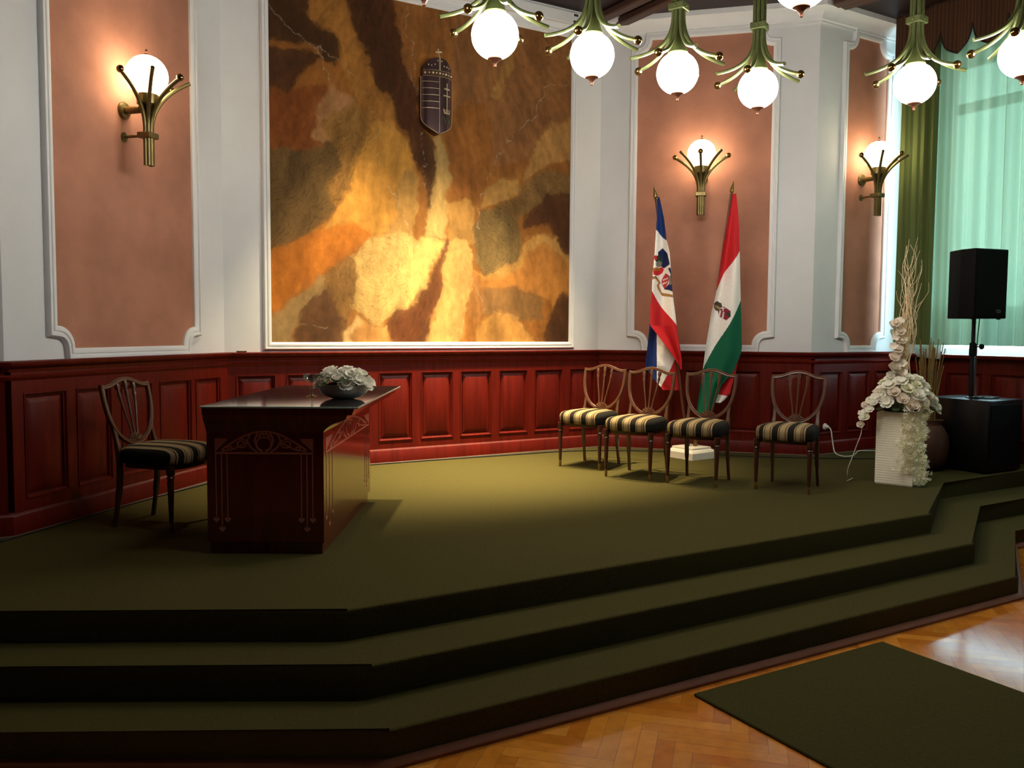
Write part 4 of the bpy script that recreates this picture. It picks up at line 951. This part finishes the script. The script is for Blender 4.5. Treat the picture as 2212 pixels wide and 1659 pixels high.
b = MB(); T = Matrix.Translation((0.025, -0.015, 0.455)) @ Matrix.Rotation(BPA, 4, 'Z') @ Matrix.Rotation(R(90), 4, 'Y'); b.lathe([(0.006, 0), (0.006, 0.03), (0.022, 0.034), (0.025, 0.05), (0.02, 0.062), (0.004, 0.064)], T=T, seg=10); b.build('knob', M['black'], stand)
spk = thing('loudspeaker', 'black wedge-backed loudspeaker on the pole before the green curtain', 'loudspeaker', (5.80, -2.745, SUBT + 0.70), R(-10))
b = MB(); P = [(-0.19, -0.17), (0.19, -0.17), (0.19, -0.02), (0.115, 0.17), (-0.115, 0.17), (-0.19, -0.02)]
T0 = Matrix.Identity(4); b.prism(P, 0.0, 0.595, T0)
bmesh.ops.bevel(b.bm, geom=list(b.bm.edges), offset=0.008, segments=2, profile=0.5, affect='EDGES'); b.build('cabinet', M['black'], spk)
b = MB(); b.box(-0.178, 0.178, -0.178, -0.168, 0.012, 0.583, 0.005); b.build('grille', M['grille'], spk)
b = MB(); c = Vector((0.085, -0.1795, 0.062))
b.tube([c + Vector((0.026 * math.cos(a), 0, 0.013 * math.sin(a))) for a in [2 * PI * k / 24 for k in range(25)]], 0.0022, 5)
for s in (-1, 1): b.tube([c + Vector((-0.009, 0, -0.008 * s)), c + Vector((0.009, 0, 0.008 * s))], 0.0025, 5)
b.build('badge', M['badge'], spk, label='small grey oval badge')
for x in (-0.15, 0.15): b = MB(); b.box(x - 0.012, x + 0.012, -0.14, -0.115, -0.008, 0.001, 0.002); b.build('foot', M['black'], spk)
b = MB(); b.tube(smooth_path([(5.775, -2.82, SUBT + 0.70), (5.755, -2.82, SUBT + 0.5), (5.762, -2.81, SUBT + 0.2), (5.75, -2.83, SUBT + 0.015), (5.70, -2.88, SUBT + 0.006)]), 0.0045, 6)
tag(b.build('speaker_cable', M['cable']), 'thin dark cable hanging from the loudspeaker to the subwoofer top', 'cable')
rnd = random.Random(4); pts = []
for k in range(90):
    a = k * 0.42; r = 0.07 + 0.035 * math.sin(k * 0.31); pts.append((5.84 + r * 1.7 * math.cos(a) + 0.02 * math.sin(k), -2.86 + r * 0.7 * math.sin(a), SUBT + 0.006 + 0.012 * (0.5 + 0.5 * math.sin(k * 0.77))))
b = MB(); b.tube(smooth_path(pts, 3), 0.0045, 5); tag(b.build('cable_coil', M['gloss']), 'tangled black cable coil lying on the subwoofer', 'cable')

# ------------------------------------------------------------------ cables and socket
b = MB(); b.tube(smooth_path([(p[0], p[1], STAGE + 0.006) for p in [(-1.58, -1.70), (-1.213, -1.33), (-0.893, -1.0), (-0.263, -0.42), (0.2, -0.12), (1.4, -0.10), (2.602, -0.155), (3.358, -0.233), (4.03, -0.62), (4.55, -1.25), (5.1, -1.70), (5.562, -1.985)]], 6), 0.006, 6)
tag(b.build('floor_cable', M['cable']), 'long dark cable lying on the carpet along the wainscot', 'cable')
sock = thing('wall_socket', 'round white wall socket with plug, low on the wainscot right of the last chair', 'socket', (5.229 + 0.17, -1.527, STAGE + 0.275), 0)
T = Matrix.Rotation(R(90), 4, 'X')
b = MB(); b.lathe([(0.032, 0.0), (0.032, 0.008), (0.028, 0.012), (0.002, 0.012)], T=T, seg=20); b.build('plate', M['socket'], sock)
b = MB(); b.lathe([(0.018, 0.0125), (0.018, 0.035), (0.01, 0.045), (0.002, 0.046)], T=T, seg=16); b.build('plug', M['socket'], sock)
b = MB(); b.tube(smooth_path([(5.40, -1.575, STAGE + 0.275), (5.405, -1.60, STAGE + 0.24), (5.41, -1.62, STAGE + 0.12), (5.40, -1.66, STAGE + 0.03), (5.42, -1.74, STAGE + 0.006), (5.52, -1.76, STAGE + 0.006), (5.68, -1.68, STAGE + 0.008), (5.80, -1.63, STAGE + 0.02), (6.03, -1.64, STAGE + 0.006)]), 0.006, 6)
tag(b.build('power_cord', M['wcable']), 'white power cord curving from the wall socket across the carpet', 'cable')
b = MB(); b.tube(smooth_path([(4.29, -2.80, STAGE + 0.50), (4.285, -2.79, STAGE + 0.40), (4.26, -2.77, STAGE + 0.30), (4.235, -2.75, STAGE + 0.20), (4.22, -2.73, STAGE + 0.12), (4.23, -2.72, STAGE + 0.05), (4.30, -2.66, STAGE + 0.005), (4.45, -2.60, STAGE + 0.005)]), 0.0035, 6)
tag(b.build('light_wire', M['wcable']), 'thin pale wire hanging from the flower arrangement to the carpet', 'wire')

# ------------------------------------------------------------------ curtains at window_1
def drape(name, label, y0, y1, x0, z0, z1, nf, amp, seed, m, cat='curtain', n=260, group=None):
    ys = np.linspace(y0, y1, n); zs = np.linspace(z1, z0, 40); G, Z = np.meshgrid(ys, zs)
    t = (G - y0) / (y1 - y0); ph = 2 * PI * nf * (t + 0.03 * vnoise(t * 9, Z * 0 + 1, seed)) + 0.25 * (Z - 3)
    A = amp * (0.55 + 0.9 * (vnoise(t * 7, Z * 0.3, seed + 3) + 0.5))
    X = x0 + A * np.sin(ph) + 0.25 * A * np.sin(2.3 * ph + 1)
    o = grid_object(name, np.stack([X, G, Z], -1), n, 40, None, m); return tag(o, label, cat, group)
drape('curtain', 'olive side curtain hanging in folds between the wall sconce and the bright curtain', -1.632, -2.035, 6.265, 1.487, 4.62, 4, 0.022, 12, M['olive'], n=160)
drape('curtain', 'green-yellow curtain glowing with daylight behind the loudspeaker', -1.88, -4.65, 6.37, 1.487, 4.62, 17, 0.035, 2, M['curtain'], n=520)
drape('sheer_curtain', 'white lace half-curtain showing below the green curtain hem', -1.95, -4.6, 6.46, 1.40, 1.85, 14, 0.012, 9, M['sheer'])
b = MB(); b.poly([(6.42, -1.72, 1.50), (6.42, -2.06, 1.50), (6.42, -2.05, 1.345), (6.42, -1.80, 1.36)])
lace = b.build('lace_cloth', mat('white_lace_cloth', (220, 226, 228), 0.9)); sm = lace.modifiers.new('t', 'SOLIDIFY'); sm.thickness = 0.003
lace.location = (0.005, 0, 0.0); tag(lace, 'small white lace cloth lying over the window sill edge', 'cloth')
val = thing('valance', 'brown striped scalloped valance over the green curtain', 'valance', (6.15, 0, 0), 0)
def val_z(y):
    u = ((y + 2.11) / -0.318) % 1.0; c = abs(u - 0.5) * 2      # tips between the notches
    return 4.205 + 0.235 * (0.38 * c ** 1.15 + 0.62 * c ** 6)
ny, nz = 420, 14; V = np.zeros((nz, ny, 3)); ed = []
for i in range(ny):
    y = -1.64 - (4.72 - 1.64) * i / (ny - 1); zb = val_z(y); x = 0.018 * math.sin(y * 16) + 0.006 * math.sin(y * 41)
    for j in range(nz): V[j, i] = (x, y, 4.715 + (zb - 4.715) * j / (nz - 1))
    ed.append((x - 0.003, y, zb))
o = grid_object('fabric', V, ny, nz, None, M['valance'], val); sm = o.modifiers.new('t', 'SOLIDIFY'); sm.thickness = 0.004
b = MB(); b.tube(ed, 0.008, 6); b.build('braid_edge', M['trimdark'], val)
b = MB(); b.box(-0.06, 0.24, -4.74, -1.645, 4.63, 4.715, 0.004); 
bx = b.build('pelmet_box', M['ceiling'], val); bx.location.x = 0.13
